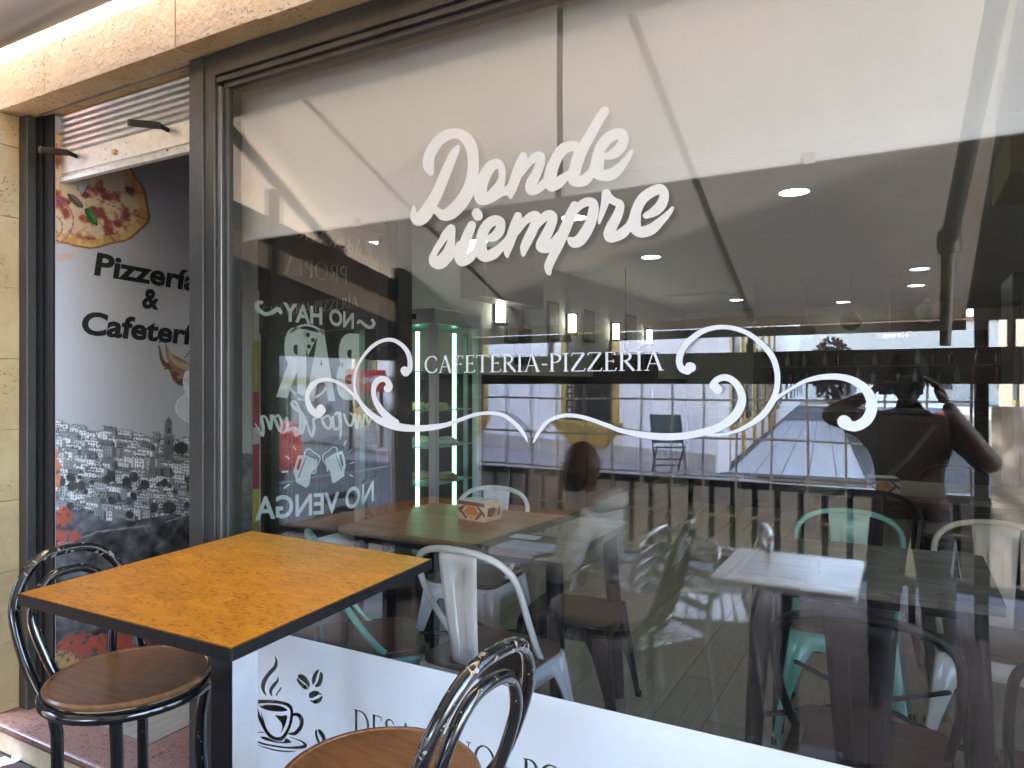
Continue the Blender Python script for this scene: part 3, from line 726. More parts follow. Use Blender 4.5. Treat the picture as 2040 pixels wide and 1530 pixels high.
for q in stroke([(762, 1236, 9), (840, 1265, 9), (960, 1290, 10), (1100, 1308, 11), (1230, 1305, 15), (1300, 1290, 20), (1270, 1245, 10), (1200, 1215, 5), (1130, 1190, 3)], 4): neg.append([Wk(*p) for p in q])
for q in stroke([(780, 1275, 3), (880, 1312, 6), (1000, 1340, 8), (1120, 1350, 7), (1205, 1345, 2)], 4): neg.append([Wk(*p) for p in q])
for q in stroke([(762, 1143, 4), (850, 1140, 4)], 2, False): neg.append([Wk(*p) for p in q])
# words
BL = 1466
def serif_neg(s, u0, u1, v0, v1):
    polys, Wd = serif(s)
    a = W(u0, v0); b = W(u1, v1); hh = .071
    out = []
    for p in polys:
        out.append([((a.x + (b.x - a.x) * x / Wd), (a.z + (b.z - a.z) * x / Wd + y * hh)) for x, y in p])
    return out
zt = .5625; a0 = W(508, 1400); a0z = a0.z
NX = []
for p in neg:
    NX.append([(W(u, v).x, W(u, v).z) for u, v in p])
pD = on_y(703, 1463, WY)
polysT, Wt = serif('DESAYUNOS POSTRES')
sc_ = .079
bx = pD.x; bz = pD.z
for p in polysT: NX.append([(bx + x * sc_, bz + y * sc_) for x, y in p])
NX = [[(x, z) for x, z in p] for p in NX]
xl = W(483, 1300).x
tag(decal('frosted_band', [[(xl, .07), (1.608, .07), (1.608, zt), (xl, zt)]], NX, lambda a, b: Vector((a, WY, b)), VINYLW), 'white vinyl band along the window foot with cut-out coffee cup, beans and DESAYUNOS lettering', 'window sticker')

# ================================================================== ROLLER BLINDS inside the glass
def blind(x0, x1, side, label):
    t = thing('roller_blind', label, 'blind', ((x0 + x1) / 2, .10, 1.89), group='roller blinds behind the shop window')
    mb = MB()
    n_ = 24
    for i in range(n_):
        for j in range(8):
            def P(i, j):
                x = x0 + (x1 - x0) * i / n_; z = 1.937 + (2.47 - 1.937) * j / 8
                return (x, .101 + .0018 * math.sin(x * 7 + j) * math.sin(j / 8 * 3.14), z)
            mb.quad(P(i, j), P(i + 1, j), P(i + 1, j + 1), P(i, j + 1))
    mb.build('blind_fabric', BLIND, t, world=True, smooth=True)
    MB().prism([(.094, 1.893), (.108, 1.893), (.110, 1.900), (.109, 1.936), (.093, 1.936), (.092, 1.900)], 'X', x0, x1).build('hem_bar', mat('white hem', (.84, .82, .78), .45), t, world=True, bevel=.002)
    MB().tube([(x0, .12, 2.45), (x1, .12, 2.45)], .022, 16).build('roller', mat('white hem', (), 0), t, world=True, smooth=True)
    MB().box((side - .012, .088, 1.889), (side + .012, .0905, 1.915)).build('hem_clip', mat('clear plastic clip', (.7, .68, .63), .3), t, world=True)
    for e in (x0 + .003, x1 - .003):
        MB().box((e - .003, .0905, 1.8925), (e + .003, .112, 1.9365)).build('end_cap', mat('white plastic', (.75, .74, .71), .4), t, world=True)
gx = on_y(1115, 300, .10).x
blind(-2.105, gx - .009, on_y(712, 445, .09).x, 'left white roller blind half lowered inside the shop window')
blind(gx + .009, 1.55, on_y(1613, 315, .09).x, 'right white roller blind half lowered inside the shop window')

# ================================================================== HIGH TABLE AND STOOLS OUTSIDE
P1, P2, P3, P4 = [Vector((p.x, p.y)) for p in (on_z(32, 1183, .90), on_z(459.5, 1293, .90), on_z(862.7, 1113.7, .90), on_z(501, 1057, .90))]
cen = (P1 + P2 + P3 + P4) / 4
ax = ((P2 - P1) + (P3 - P4)).normalized(); rot = math.atan2(ax.y, ax.x)
wx = ((P2 - P1).length + (P3 - P4).length) / 4; wy = ((P3 - P2).length + (P4 - P1).length) / 4
tb = thing('high_table', 'high square outdoor table with orange burl top and black edge', 'table', (cen.x, cen.y, -.12), rot)
def rr(hx, hy, r, n=5):
    out = []
    for (cx, cy, a0) in ((hx - r, hy - r, 0), (-hx + r, hy - r, 90), (-hx + r, -hy + r, 180), (hx - r, -hy + r, 270)):
        for i in range(n + 1):
            a = math.radians(a0 + 90 * i / n); out.append((cx + r * math.cos(a), cy + r * math.sin(a)))
    return out
Rz = Matrix.Rotation(-rot, 2)
LC = [Rz @ (p - cen) for p in (P1, P2, P3, P4)]      # measured corners, very slightly out of square
def rr2(k, r):
    out = []
    for (x, y) in rr(1, 1, r / .36):
        q = LC[0] * (1 - x) * (1 - y) / 4 + LC[1] * (1 + x) * (1 - y) / 4 + LC[2] * (1 + x) * (1 + y) / 4 + LC[3] * (1 - x) * (1 + y) / 4
        out.append(tuple(q * (1 - k / .36)))
    return out
MB().prism(rr2(.002, .006), 'Z', 1.0, 1.020).build('tabletop', BURL, tb)
rim = MB(); o_ = rr2(0, .008); i_ = rr2(.0035, .006)
for i in range(len(o_)):
    j = (i + 1) % len(o_)
    rim.quad((*o_[i], .9955), (*o_[j], .9955), (*o_[j], 1.0185), (*o_[i], 1.0185)); rim.quad((*o_[i], 1.0185), (*o_[j], 1.0185), (*i_[j], 1.0207), (*i_[i], 1.0207))
    rim.quad((*i_[j], .9955), (*i_[i], .9955), (*o_[i], .9955), (*o_[j], .9955))
rim.build('edge_band', BLACKP, tb)
MB().prism(rr2(.006, .006), 'Z', .9965, .9985).build('underside', BLACKP, tb)
cxo = -.036
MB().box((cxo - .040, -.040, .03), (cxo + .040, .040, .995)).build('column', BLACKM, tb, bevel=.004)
o = MB().box((cxo + .0405, -.039, .032), (cxo + .0425, .039, .994)).build('column_reflection_face', mat('pale reflection tint', (.62, .64, .68), .25, .6, var=.06), tb, bevel=.0008)  # pale sheet on the black column, its colour standing for the window band's reflection
o['label'] = 'right face of the column, coloured pale for the white band reflected in it'
MB().box((-.24, -.24, 0), (.24, .24, .012)).box((-.06, -.06, .0125), (.06, .06, .030)).build('base_plate', BLACKM, tb, bevel=.004)
MB().box((-.20, -.03, .975), (.20, .03, .9945)).build('bracket', BLACKM, tb, bevel=.003)

def make_stool(label, loc, rot_):
    """seat centre above origin; back hoop on local -x"""
    t = thing('bistro_stool', label, 'stool', loc, rot_, group='bistro stools at the high table')
    zs = .745
    MB().lathe([(0.001, zs - .018), (.188, zs - .018), (.196, zs - .012), (.198, zs - .004), (.194, zs + .001), (.185, zs + .002), (.183, zs - .0005), (.10, zs - .003), (.001, zs - .004)], (0, 0, 0), 48).build('seat', SEATW, t, smooth=True)
    MB().tube([(.196 * math.cos(a), .196 * math.sin(a), zs - .032) for a in [2 * math.pi * i / 40 for i in range(40)]], .0135, 12, closed=True).build('seat_ring', CHIP, t, smooth=True)
    for sx, sy in ((1, 1), (1, -1), (-1, 1), (-1, -1)):
        p0 = Vector((.118 * sx, .118 * sy, zs - .035)); path = []
        for i in range(9):
            k = i / 8
            path.append((.11 * sx * (1 + .42 * k * k + .12 * k) + .02 * sx * math.exp(-k * 9), .11 * sy * (1 + .42 * k * k + .12 * k) + .02 * sy * math.exp(-k * 9), (zs - .045) * (1 - k)))
        lg = MB().tube(path, .0145, 12).build('leg', CHIP, t, smooth=True)
        e = path[-1]; MB().lathe([(.016, 0), (.017, .02), (.0155, .022)], (e[0], e[1], 0), 12).build('foot_cap', BLACKP, lg)
    for zz_, rr_ in ((.26, .185),):
        MB().tube([(rr_ * math.cos(a), rr_ * math.sin(a), zz_) for a in [2 * math.pi * i / 32 for i in range(32)]], .009, 8, closed=True).build('foot_ring', CHIP, t, smooth=True)
    def hoop(w0, w1, x0, x1, h, r):
        pts = []
        for i in range(33):
            a = math.pi * i / 32
            y = -math.cos(a); zc = math.sin(a)
            k = zc ** .8
            hw = w0 + (w1 - w0) * min(1, zc * 1.7)
            pts.append((x0 + (x1 - x0) * (k ** .75), hw * (abs(y) ** .72) * (1 if y > 0 else -1), zs - .03 + h * (zc ** .85)))
        return MB().tube(pts, r, 12)
    hoop(.142, .182, -.150, -.275, .325, .0135).build('back_hoop', CHIP, t, smooth=True)
    hoop(.075, .130, -.185, -.262, .270, .0125).build('inner_hoop', CHIP, t, smooth=True)
    return t
s1 = make_stool('worn black bistro stool tucked under the left side of the high table', (-1.77, -.53, -.12), math.radians(2))
s2 = copytree(s1, (-.885, -.60, -.12), math.radians(176), 'worn black bistro stool right of the high table, hoop back towards the right')
# ================================================================== CAFE INTERIOR
random.seed(21)
WX = -3.14
CZ = 2.56
fl = struct(MB().box((WX, .062, -.12), (4.2, 10.2, -.010)).build('floor', GROUT))
pm = None; cnt = 0
for i in range(19):
    for j in range(9):
        x = WX + .1 + .203 * i; y = .66 + 1.203 * j - (0, .4, .8)[i % 3]
        lo = max(y - .6, .06 if x > -2.2 else .039); hi = y + .6
        if hi - lo < .08 or x > .9: continue
        if x + .1 > -2.43 and x - .1 < -2.2 and lo < .96: lo = .96
        if hi - lo < .1: continue
        full = abs(hi - lo - 1.2) < 1e-4
        mb = MB().box((-.1, -(hi - lo) / 2, -.008), (.1, (hi - lo) / 2, -.0005))
        if full and pm: o = place('floor_plank', pm, fl)
        else:
            me = mb.mesh('floor_plank'); me.materials.append(PLANK); o = place('floor_plank', me, fl)
            if full: pm = me
        o.location = (x, (lo + hi) / 2, 0)
big = MB()
for i in range(16):
    for j in range(9):
        x = WX + .1 + .203 * (20 + i); y = .66 + 1.203 * j - (0, .4, .8)[i % 3]
        if x < .9: continue
        big.box((x - .1, max(.06, y - .6), -.008), (x + .1, y + .6, -.0005))
stuff(big.build('floor_plank', PLANK, fl))
struct(MB().box((WX - .2, .12, CZ), (4.3, 10.2, CZ + .1)).build('ceiling', CEILM))
wl_ = struct(MB().box((WX - .2, .125, -.1), (WX, 10.2, CZ)).build('left_wall', PLASTER))
struct(MB().box((WX, 10.0, 0), (4.2, 10.2, CZ)).build('back_wall', mat('grey beige wall', (.30, .28, .25), .8, var=.1)))
struct(MB().box((4.2, .12, -.1), (4.4, 10.2, CZ)).build('right_wall', mat('grey beige wall', (), 0)))
struct(MB().box((1.72, .13, .0), (4.2, .24, CZ)).build('front_wall', DARKW))
# dark dado panelling of the left wall
dado = thing('dark_panelling', 'dark wood panelling along the lower left wall inside the cafe', 'panelling', (WX, 3, 0))
y = 2.12
while y < 9.9:
    MB().box((WX + .002, y + .004, .0), (WX + .03, y + .596, 1.42)).build('panel', DARKW, dado, world=True, bevel=.004); y += .6
MB().box((WX + .002, 2.12, 1.421), (WX + .045, 9.9, 1.46)).build('cap_rail', DARKW, dado, world=True)

# recess over window head and downlights
for k, (u, v) in enumerate(((1582, 381), (1297, 511), (1143, 432), (1467, 597), (1680, 601), (1832, 535), (1825, 568), (1450, 300), (950, 480))):
    p = on_z(u, v, CZ)
    t = thing('downlight', ['large lit round downlight nearest the window, right of the lettering', 'lit round downlight just below the word siempre', 'lit round downlight seen behind the letter p of siempre', 'small lit downlight far in above the right curl', 'farthest small lit downlight near the pendant globes',
              'upper of two lit downlights above the pendant globe', 'lower of two lit downlights above the pendant globe', 'lit downlight hidden behind the right roller blind', 'lit downlight hidden behind the left roller blind'][k], 'ceiling light', (p.x, p.y, CZ - .001), group='recessed downlights in the cafe ceiling')
    rad = .085 if k not in (3, 4) else .085
    MB().lathe([(rad + .014, 0), (rad + .014, -.006), (rad + .002, -.007), (rad + .002, -.002)], (0, 0, 0), 28).build('trim_ring', mat('white ring', (.7, .7, .7), .4), t, smooth=True)
    MB().poly([(rad * math.cos(a), rad * math.sin(a), -.004) for a in [-2 * math.pi * i / 28 for i in range(28)]]).build('diffuser', mat('lit diffuser', (.8, .9, .82), .5, emis=(.80, 1, .88), estr=1.1), t)

# sconces along left wall
for k, (u, v) in enumerate(((988, 622), (1131, 645), (1219, 661), (1286, 671))):
    p = on_x(u, v, WX)
    t = thing('wall_lamp', ['nearest lit wall lamp, left of the four above the panelling', 'second lit wall lamp from the left', 'third lit wall lamp from the left', 'farthest lit wall lamp, right of the four'][k], 'wall lamp', (WX, p.y, p.z), group='lit wall lamps on the left cafe wall')
    MB().box((.002, -.055, -.11), (.03, .055, .11)).build('back_plate', mat('bronze plate', (.05, .045, .04), .4, .6), t, bevel=.004)
    MB().box((.03, -.058, -.125), (.095, .058, -.095)).build('lower_cap', mat('bronze plate', (), 0), t, bevel=.003)
    MB().box((.03, -.058, .095), (.095, .058, .115)).build('upper_cap', mat('bronze plate', (), 0), t, bevel=.003)
    mb = MB(); pts = [(.03, -.048)] + [(.04 + .05 * math.sin(a), -.048 * math.cos(a)) for a in [math.pi * i / 10 for i in range(11)]] + [(.03, .048)]
    mb.prism(pts, 'Z', -.094, .094)
    mb.build('glass_shade', mat('lit opal shade', (.9, .9, .8), .4, emis=(.95, 1, .80), estr=.85), t, smooth=True)

# pictures on left wall
for k, (u, v, wd, ht) in enumerate(((1022, 640, .34, .42), (1100, 640, .26, .40), (1170, 650, .34, .36), (1040, 690, .32, .34), (1255, 655, .4, .36))):
    p = on_x(u, v, WX)
    t = thing('framed_picture', ['dim framed print beside the nearest wall lamp', 'dim framed portrait print left of the second wall lamp', 'framed print between second and third wall lamps', 'dark framed print low under the nearest wall lamp', 'framed print between third and fourth wall lamps'][k], 'picture', (WX, p.y, p.z))
    MB().box((.002, -wd / 2, -ht / 2), (.022, wd / 2, ht / 2)).build('frame', mat('brown frame', (.11, .08, .065), .5) if k != 3 else DARKW, t, bevel=.003)
    MB().box((.0225, -wd / 2 + .03, -ht / 2 + .03), (.0245, wd / 2 - .03, ht / 2 - .03)).build('print', mat('faded print %d' % k, ((.36, .33, .30), (.33, .3, .27), (.3, .28, .26), (.09, .08, .08), (.3, .27, .25))[k], .5, var=.5, nscale=9), t)
# air conditioner box
p = on_x(1040, 568, WX + .25)
t = thing('ceiling_unit', 'grey boxed air unit high on the left wall below the lettering', 'air conditioner', (WX, p.y - .05, p.z))
MB().box((.0, -.55, -.16), (.24, .50, .16)).build('casing', mat('grey casing', (.17, .16, .15), .5), t, bevel=.01)
for k in range(3): MB().box((.04 + .06 * k, -.5, -.1635), (.06 + .06 * k, .45, -.1605)).build('louvre', mat('dark louvre', (.05, .05, .05), .5), t)
# ceiling grille
p = on_z(1400, 585, CZ)
t = thing('ceiling_grille', 'pale ventilation grille in the ceiling behind the small downlights', 'vent', (p.x, p.y, CZ))
MB().box((-.45, -.12, -.010), (.45, .12, -.0005)).build('grille_frame', mat('pale grille', (.42, .41, .38), .5), t)
for k in range(6): MB().box((-.42, -.1 + .036 * k, -.014), (.42, -.09 + .036 * k, -.0102)).build('blade', mat('pale grille', (), 0), t)

# pendant globes
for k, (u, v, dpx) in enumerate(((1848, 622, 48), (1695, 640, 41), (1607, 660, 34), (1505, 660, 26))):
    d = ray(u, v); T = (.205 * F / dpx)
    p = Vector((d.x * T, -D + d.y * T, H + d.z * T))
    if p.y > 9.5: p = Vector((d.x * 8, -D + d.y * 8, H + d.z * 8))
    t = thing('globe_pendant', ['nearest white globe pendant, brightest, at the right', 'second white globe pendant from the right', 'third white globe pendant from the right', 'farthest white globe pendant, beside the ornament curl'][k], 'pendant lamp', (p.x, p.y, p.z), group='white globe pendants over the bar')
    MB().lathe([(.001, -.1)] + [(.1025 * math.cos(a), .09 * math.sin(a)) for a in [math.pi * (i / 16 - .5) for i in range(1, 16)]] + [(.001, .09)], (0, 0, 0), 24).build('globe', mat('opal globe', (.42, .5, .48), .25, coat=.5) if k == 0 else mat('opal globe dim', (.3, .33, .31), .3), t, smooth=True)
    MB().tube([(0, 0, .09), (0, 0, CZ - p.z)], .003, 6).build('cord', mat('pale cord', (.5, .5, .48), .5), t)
    MB().lathe([(.03, 0), (.028, .02), (.012, .03)], (0, 0, .086), 14).build('cap', mat('pale cord', (), 0), t)

# entrance lobby: mural wall, back header, side door
def mural():
    NY, NZ = 270, 560
    y0, y1, z0, z1 = .022, 1.055, .02, 2.51
    Y, Z = np.meshgrid(np.linspace(y0, y1, NY), np.linspace(z0, z1, NZ), indexing='ij')
    x = WX + .006
    # position of every point in the picture, used only to lay the print out in its own plane
    dx = x; dy = Y + D; dz = Z - H
    fw = -ST * dx + CT * dy; rt = CT * dx + ST * dy
    U = 1020 + F * rt / fw; V = 765 - F * dz / fw
    rng = np.random.RandomState(5)
    def noise(sx, sy, seed, oct=4):
        out = np.zeros_like(Y); amp = 1; tot = 0
        for o in range(oct):
            r = np.random.RandomState(seed + o); n1, n2 = int(sx * 2 ** o) + 2, int(sy * 2 ** o) + 2
            gr = r.rand(n1 + 1, n2 + 1)
            a = (Y - y0) / (y1 - y0) * (n1 - 1); b = (Z - z0) / (z1 - z0) * (n2 - 1)
            ia = a.astype(int); ib = b.astype(int); fa = a - ia; fb = b - ib; fa = fa * fa * (3 - 2 * fa); fb = fb * fb * (3 - 2 * fb)
            out += amp * ((gr[ia, ib] * (1 - fa) + gr[ia + 1, ib] * fa) * (1 - fb) + (gr[ia, ib + 1] * (1 - fa) + gr[ia + 1, ib + 1] * fa) * fb)
            tot += amp; amp *= .5
        return out / tot
    C = np.zeros(Y.shape + (3,))
    C[:] = (.50, .485, .53)
    def put(mask, col, a=1.0):
        m_ = (mask * a)[..., None] if mask.dtype != bool else (mask[..., None] * a)
        C[:] = C * (1 - m_) + np.array(col) * m_
    # hillside foliage and town
    n1 = noise(18, 50, 11, 5); n2 = noise(60, 140, 31, 2); n3 = noise(5, 14, 51, 3)
    ridge = 858 + (U - 105) * .12 + 14 * (n3 - .5)
    base = np.clip(.05 + .42 * (n1 - .25) * (.5 + n2), .012, .3)
    hill = V > ridge
    C[hill] = np.stack([base, base, base * 1.08], -1)[hill]
    # houses from far to near
    rr_ = random.Random(4)
    hs = []
    for i in range(460):
        u = rr_.uniform(90, 400); top = 862 + (u - 105) * .12
        v = top + (rr_.random() ** 1.1) * (172 - (u - 100) * .05)
        hs.append((v, u))
    hs.sort()
    for v, u in hs:
        wpx = rr_.uniform(10, 34); hp = rr_.uniform(9, 26); col = rr_.choice((.82, .75, .9, .55, .35, .22, .86, .66)) ; sl = .12
        vv = V - sl * (U - u)
        box = (np.abs(U - u) < wpx / 2) & (vv < v) & (vv > v - hp)
        C[box] = (col, col, col * 1.05)
        sh_ = (U > u + wpx / 2) & (U < u + wpx / 2 + wpx * .3) & (vv < v) & (vv > v - hp)
        C[sh_] = (col * .35, col * .35, col * .38)
        rf = (np.abs(U - u) < wpx * .62) & (vv > v - hp - 2.6) & (vv < v - hp)
        rc = rr_.choice((.12, .2, .28)); C[rf] = (rc, rc, rc * 1.05)
        nw = int(wpx // 5); nh = int(hp // 7)
        for a in range(nw):
            for b_ in range(nh):
                m_ = (np.abs(U - (u - wpx / 2 + 3 + a * 5)) < 1.1) & (np.abs(vv - (v - hp + 4 + b_ * 6.5)) < 1.6)
                C[m_] = (.05, .05, .055)
    trees = []
    for i in range(42):
        trees.append((rr_.uniform(90, 400), rr_.uniform(950, 1030), rr_.uniform(4, 9)))
    for u, v, r in trees:
        m_ = ((U - u) ** 2 + (V - v) ** 2) < (r * (.7 + .7 * n1)) ** 2
        k_ = .02 + .1 * n2; C[m_] = np.stack([k_, k_, k_], -1)[m_]
    # lower slope
    edge = 1022 + 12 * np.sin(U / 31) + (n3 - .5) * 26 + (U - 105) * .07
    m_ = V > edge
    b2 = np.clip(.045 + .36 * (n1 - .30) * (.35 + 1.2 * n2), .008, .26)
    C[m_] = np.stack([b2, b2, b2 * 1.12], -1)[m_]
    for (ua, va, ub, vb, th) in ((190, 1060, 300, 1046, 3), (330, 1040, 400, 1018, 3), (110, 1090, 190, 1062, 2.5), (250, 975, 392, 990, 2)):
        tt = np.clip((U - ua) / (ub - ua), 0, 1); m_ = (np.abs(V - (va + (vb - va) * tt)) < th / 2) & (U > ua) & (U < ub); C[m_] = (.36, .36, .38)
    # tower
    for (ua, ub, va, vb, c_) in ((326, 346, 868, 918, .16), (328, 344, 848, 868, .2), (330, 342, 842, 848, .12), (324, 348, 865, 869, .3), (334.5, 337.5, 875, 887, .04), (333, 339, 852, 863, .06)):
        m_ = (U > ua) & (U < ub) & (V > va) & (V < vb); C[m_] = (c_, c_, c_ * 1.05)
    m_ = (((U - 336) / 7) ** 2 + ((V - 843) / 9) ** 2 < 1) & (V < 846); C[m_] = (.17, .17, .18)
    m_ = (np.abs(U - 336) < 1) & (V > 828) & (V < 840); C[m_] = (.12, .12, .12)
    m_ = ((U - 360) / 16) ** 2 + ((V - 893) / 12) ** 2 < .6 + .8 * n1; C[m_] = (.06, .06, .065)
    # coloured relief patch, red roofs and flowers at the left edge and foot
    for (uu, vv_, ru, rv, c_) in ((118, 1028, 26, 24, (.50, .12, .08)), (112, 1008, 16, 14, (.55, .2, .14)), (130, 1068, 42, 12, (.45, .13, .10)), (112, 940, 9, 50, (.6, .22, .14)), (130, 1085, 30, 8, (.5, .2, .17)),
                                  (215, 1290, 120, 34, (.40, .10, .08)), (120, 1330, 40, 34, (.42, .28, .12)), (150, 1352, 60, 16, (.5, .1, .07)), (320, 1300, 80, 26, (.3, .1, .09))):
        m_ = (((U - uu) / ru) ** 2 + ((V - vv_) / rv) ** 2 < .35 + 1.1 * n1) & (n2 > .36); put(m_.astype(float) * (.45 + n2), c_)
    # sky shading and smudge
    # pizza at the top
    pu = (Y - on_x(150, 380, x).y); pz = (Z - on_x(150, 380, x).z)
    e_y = on_x(298, 400, x).y - on_x(150, 380, x).y
    e_z = on_x(180, 380, x).z - on_x(180, 488, x).z
    R = np.sqrt((pu / e_y) ** 2 + (pz / e_z) ** 2); A = np.arctan2(pz / e_z, pu / e_y)
    R2 = R * (1 + .02 * np.sin(A * 5) + .015 * np.sin(A * 11 + 1))
    nn = noise(26, 60, 71, 4)
    pz_in = R2 < 1
    put(pz_in, (.62, .33, .12)); put(pz_in & (nn > .5), (.72, .47, .2)); put((R2 < 1) & (R2 > .965), (.30, .13, .04))
    cheese = R2 < .84
    put(cheese, (.66, .42, .26)); put(cheese & (nn > .52), (.72, .56, .38)); put(cheese & (nn < .44), (.50, .16, .10)); put(cheese & (nn < .36), (.26, .08, .07))
    rb = random.Random(9)
    for i in range(9):
        a = rb.uniform(-2.6, 1.2); r = rb.uniform(.1, .75); s_ = rb.uniform(.05, .085)
        q = np.hypot(pu / e_y - r * math.cos(a), pz / e_z - r * math.sin(a))
        put(q < s_, (.34, .10, .08)); put(q < s_ * .6, (.17, .06, .07))
    for (uu, vv_, l_, w_, an, c_) in ((182, 432, 21, 7.5, .95, (.02, .12, .03)), (150, 400, 20, 7, .75, (.09, .07, .06)), (258, 380, 8, 6, .5, (.03, .05, .02))):
        du, dv = U - uu, V - vv_; a_ = du * math.cos(an) + dv * math.sin(an); b_ = -du * math.sin(an) + dv * math.cos(an)
        put((a_ / l_) ** 2 + (b_ / w_) ** 2 < 1, c_); put(((a_ / l_) ** 2 + (b_ / w_) ** 2 < .5) & (b_ < 0), tuple(min(1, k_ * 2.4) for k_ in c_))
    for (uu, vv_, r_) in ((100, 440, 46), (100, 452, 24)):
        q = np.hypot(U - uu, (V - vv_)); put(np.abs(q - r_) < 1.4, (.40, .16, .24))
    for a in (-1.0, -.25, .3): put((np.abs(((A - a + 3.14) % 6.28) - 3.14) < .012) & pz_in & (R > .2), (.3, .14, .06))
    tri = (U > 145) & (U < 175) & (V > 360) & (V < 388 - np.abs(U - 163) * 1.7); put(tri, (.55, .53, .54))
    # pale red stroke marks under the pizza
    m_ = (U > 100) & (U < 147) & (np.abs(V - (516 - (U - 100) * .15)) < 9 * (n1 + .2)) ; put(m_.astype(float) * .7, (.62, .38, .32))
    # coffee splash and cup at the right edge
    def strk(pts, col, wob=0):
        for i in range(len(pts) - 1):
            (x0_, y0_, r0), (x1_, y1_, r1) = pts[i], pts[i + 1]
            L2 = (x1_ - x0_) ** 2 + (y1_ - y0_) ** 2; t_ = np.clip(((U - x0_) * (x1_ - x0_) + (V - y0_) * (y1_ - y0_)) / L2, 0, 1)
            q = np.hypot(U - (x0_ + (x1_ - x0_) * t_), V - (y0_ + (y1_ - y0_) * t_)); put(q < r0 + (r1 - r0) * t_, col)
    strk(cr_spline([(317, 690, 2), (325, 722, 4), (345, 735, 8), (355, 755, 10), (378, 768, 6)], 4), (.20, .075, .05))
    strk(cr_spline([(330, 686, 1.5), (336, 706, 5), (350, 722, 12), (368, 735, 14), (385, 745, 10)], 4), (.30, .17, .10))
    strk(cr_spline([(334, 700, 1.5), (344, 716, 4), (360, 727, 6), (380, 733, 5)], 4), (.50, .36, .24))
    strk(cr_spline([(380, 708, 2), (384, 716, 4), (395, 720, 6)], 4), (.10, .045, .035))
    for (a, b_) in ((373, 706), (368, 711), (376, 701), (318, 682), (328, 735)): strk([(a, b_, 1.6), (a + 3, b_ - 1, 1)], (.08, .04, .03))
    q = ((U - 398) / 49) ** 2 + ((V - 812) / 33) ** 2; put(q < 1, (.70, .69, .72)); put((q < 1) & (q > .9), (.88, .88, .9))
    put((((U - 400) / 36) ** 2 + ((V - 762) / 42) ** 2 < 1) & (V > 740 - (U - 365) * .2), (.82, .81, .84)); put(((U - 405) / 38) ** 2 + ((V - 757) / 30) ** 2 < .72, (.62, .61, .65))
    put(((U - 412) / 38) ** 2 + ((V - 762) / 26) ** 2 < .6, (.04, .03, .03))
    put((((U - 398) / 22) ** 2 + ((V - 818) / 17) ** 2 < .6 + .5 * n1) & (n2 > .42), (.09, .03, .02))
    put((np.hypot((U - 330) / 1.5, (V - 765)) < 30) & (n2 > .55), (.50, .49, .53), .5)
    V3 = np.stack([np.full(Y.shape, x), Y, Z], -1).reshape(-1, 3)
    idx = np.arange(NY * NZ).reshape(NY, NZ)
    Fq = np.stack([idx[:-1, :-1], idx[1:, :-1], idx[1:, 1:], idx[:-1, 1:]], -1).reshape(-1, 4)
    me = bpy.data.meshes.new('printed_sheet')
    me.vertices.add(len(V3)); me.vertices.foreach_set('co', V3.astype(np.float32).ravel())
    me.loops.add(Fq.size); me.loops.foreach_set('vertex_index', Fq.astype(np.int32).ravel())
    me.polygons.add(len(Fq)); me.polygons.foreach_set('loop_start', np.arange(0, Fq.size, 4, dtype=np.int32)); me.polygons.foreach_set('loop_total', np.full(len(Fq), 4, dtype=np.int32))
    me.update(); me.validate()
    ca = me.color_attributes.new('print', 'FLOAT_COLOR', 'POINT')
    rgba_ = np.concatenate([C.reshape(-1, 3), np.ones((NY * NZ, 1))], 1).astype(np.float32)
    ca.data.foreach_set('color', rgba_.ravel())
    me.materials.append(vcol('mural print', .38))
    return me
mu = thing('mural_panel', 'grey lobby wall mural of pizza, coffee cup and hillside town', 'mural', (WX, .6, .02))
MB().box((WX + .0005, .124, .015), (WX + .005, 1.056, 2.515)).box((WX - .045, .020, .015), (WX + .005, .1239, 2.515)).build('backing_board', mat('grey board', (.4, .39, .42), .5), mu, world=True)
place('printed_sheet', mural(), mu, world=True)
xm = WX + .0072
FN = Vector((0, 0, 0))
def mtext(s, uv0, uv1, cap, off=.028, sh_=.12):
    A = on_x(*uv0, xm); B = on_x(*uv1, xm)
    return text_on('printed_word', s, A, B, cap, VINYLK, mu, FN, off, sh_, world=True)
mtext('Pizzería', (187, 546), (393, 580), .096, .034)
mtext('&', (283, 612), (316, 616), .090, .034)
mtext('Cafetería', (163, 664), (404, 688), .096, .034)

# lobby back header and dark store-room door on the left wall
hd = thing('lobby_header', 'dark header over the lobby with small white words CAFETERIA PIZZERÍA', 'header', (-2.66, 1.12, 1.65))
MB().box((WX + .001, 1.10, 1.66), (-2.202, 1.16, CZ - .001)).build('header_panel', DARKW, hd, world=True)
serif_on('header_lettering', 'CAFETERIA PIZZERÍA', on_y(522, 632, 1.097), on_y(714, 612, 1.097), .056, mat('pale lettering', (.42, .40, .37), .5), hd, world=True)
dr = thing('storeroom_door', 'dark brown storeroom door in the left wall with ALMACEN plate', 'door', (WX, 1.6, 0))
MB().box((WX + .001, 1.17, 0), (WX + .03, 2.10, 2.2)).build('door_leaf', DARKW, dr, world=True, bevel=.003)
MB().box((WX + .001, 1.12, 0), (WX + .045, 1.168, 2.25)).build('door_frame', DARKW, dr, world=True)
A = on_x(555, 592, WX + .034); B = on_x(612, 600, WX + .034)
MB().box((WX + .0305, A.y - .015, A.z - .03), (WX + .0335, B.y + .015, A.z + .055)).build('name_plate', mat('grey plate', (.20, .23, .22), .5), dr, world=True)
text_on('plate_lettering', 'ALMACEN', Vector((WX + .0345, A.y, A.z - .014)), Vector((WX + .0345, B.y, A.z - .014)), .04, VINYLK, dr, offset=.01, world=True)
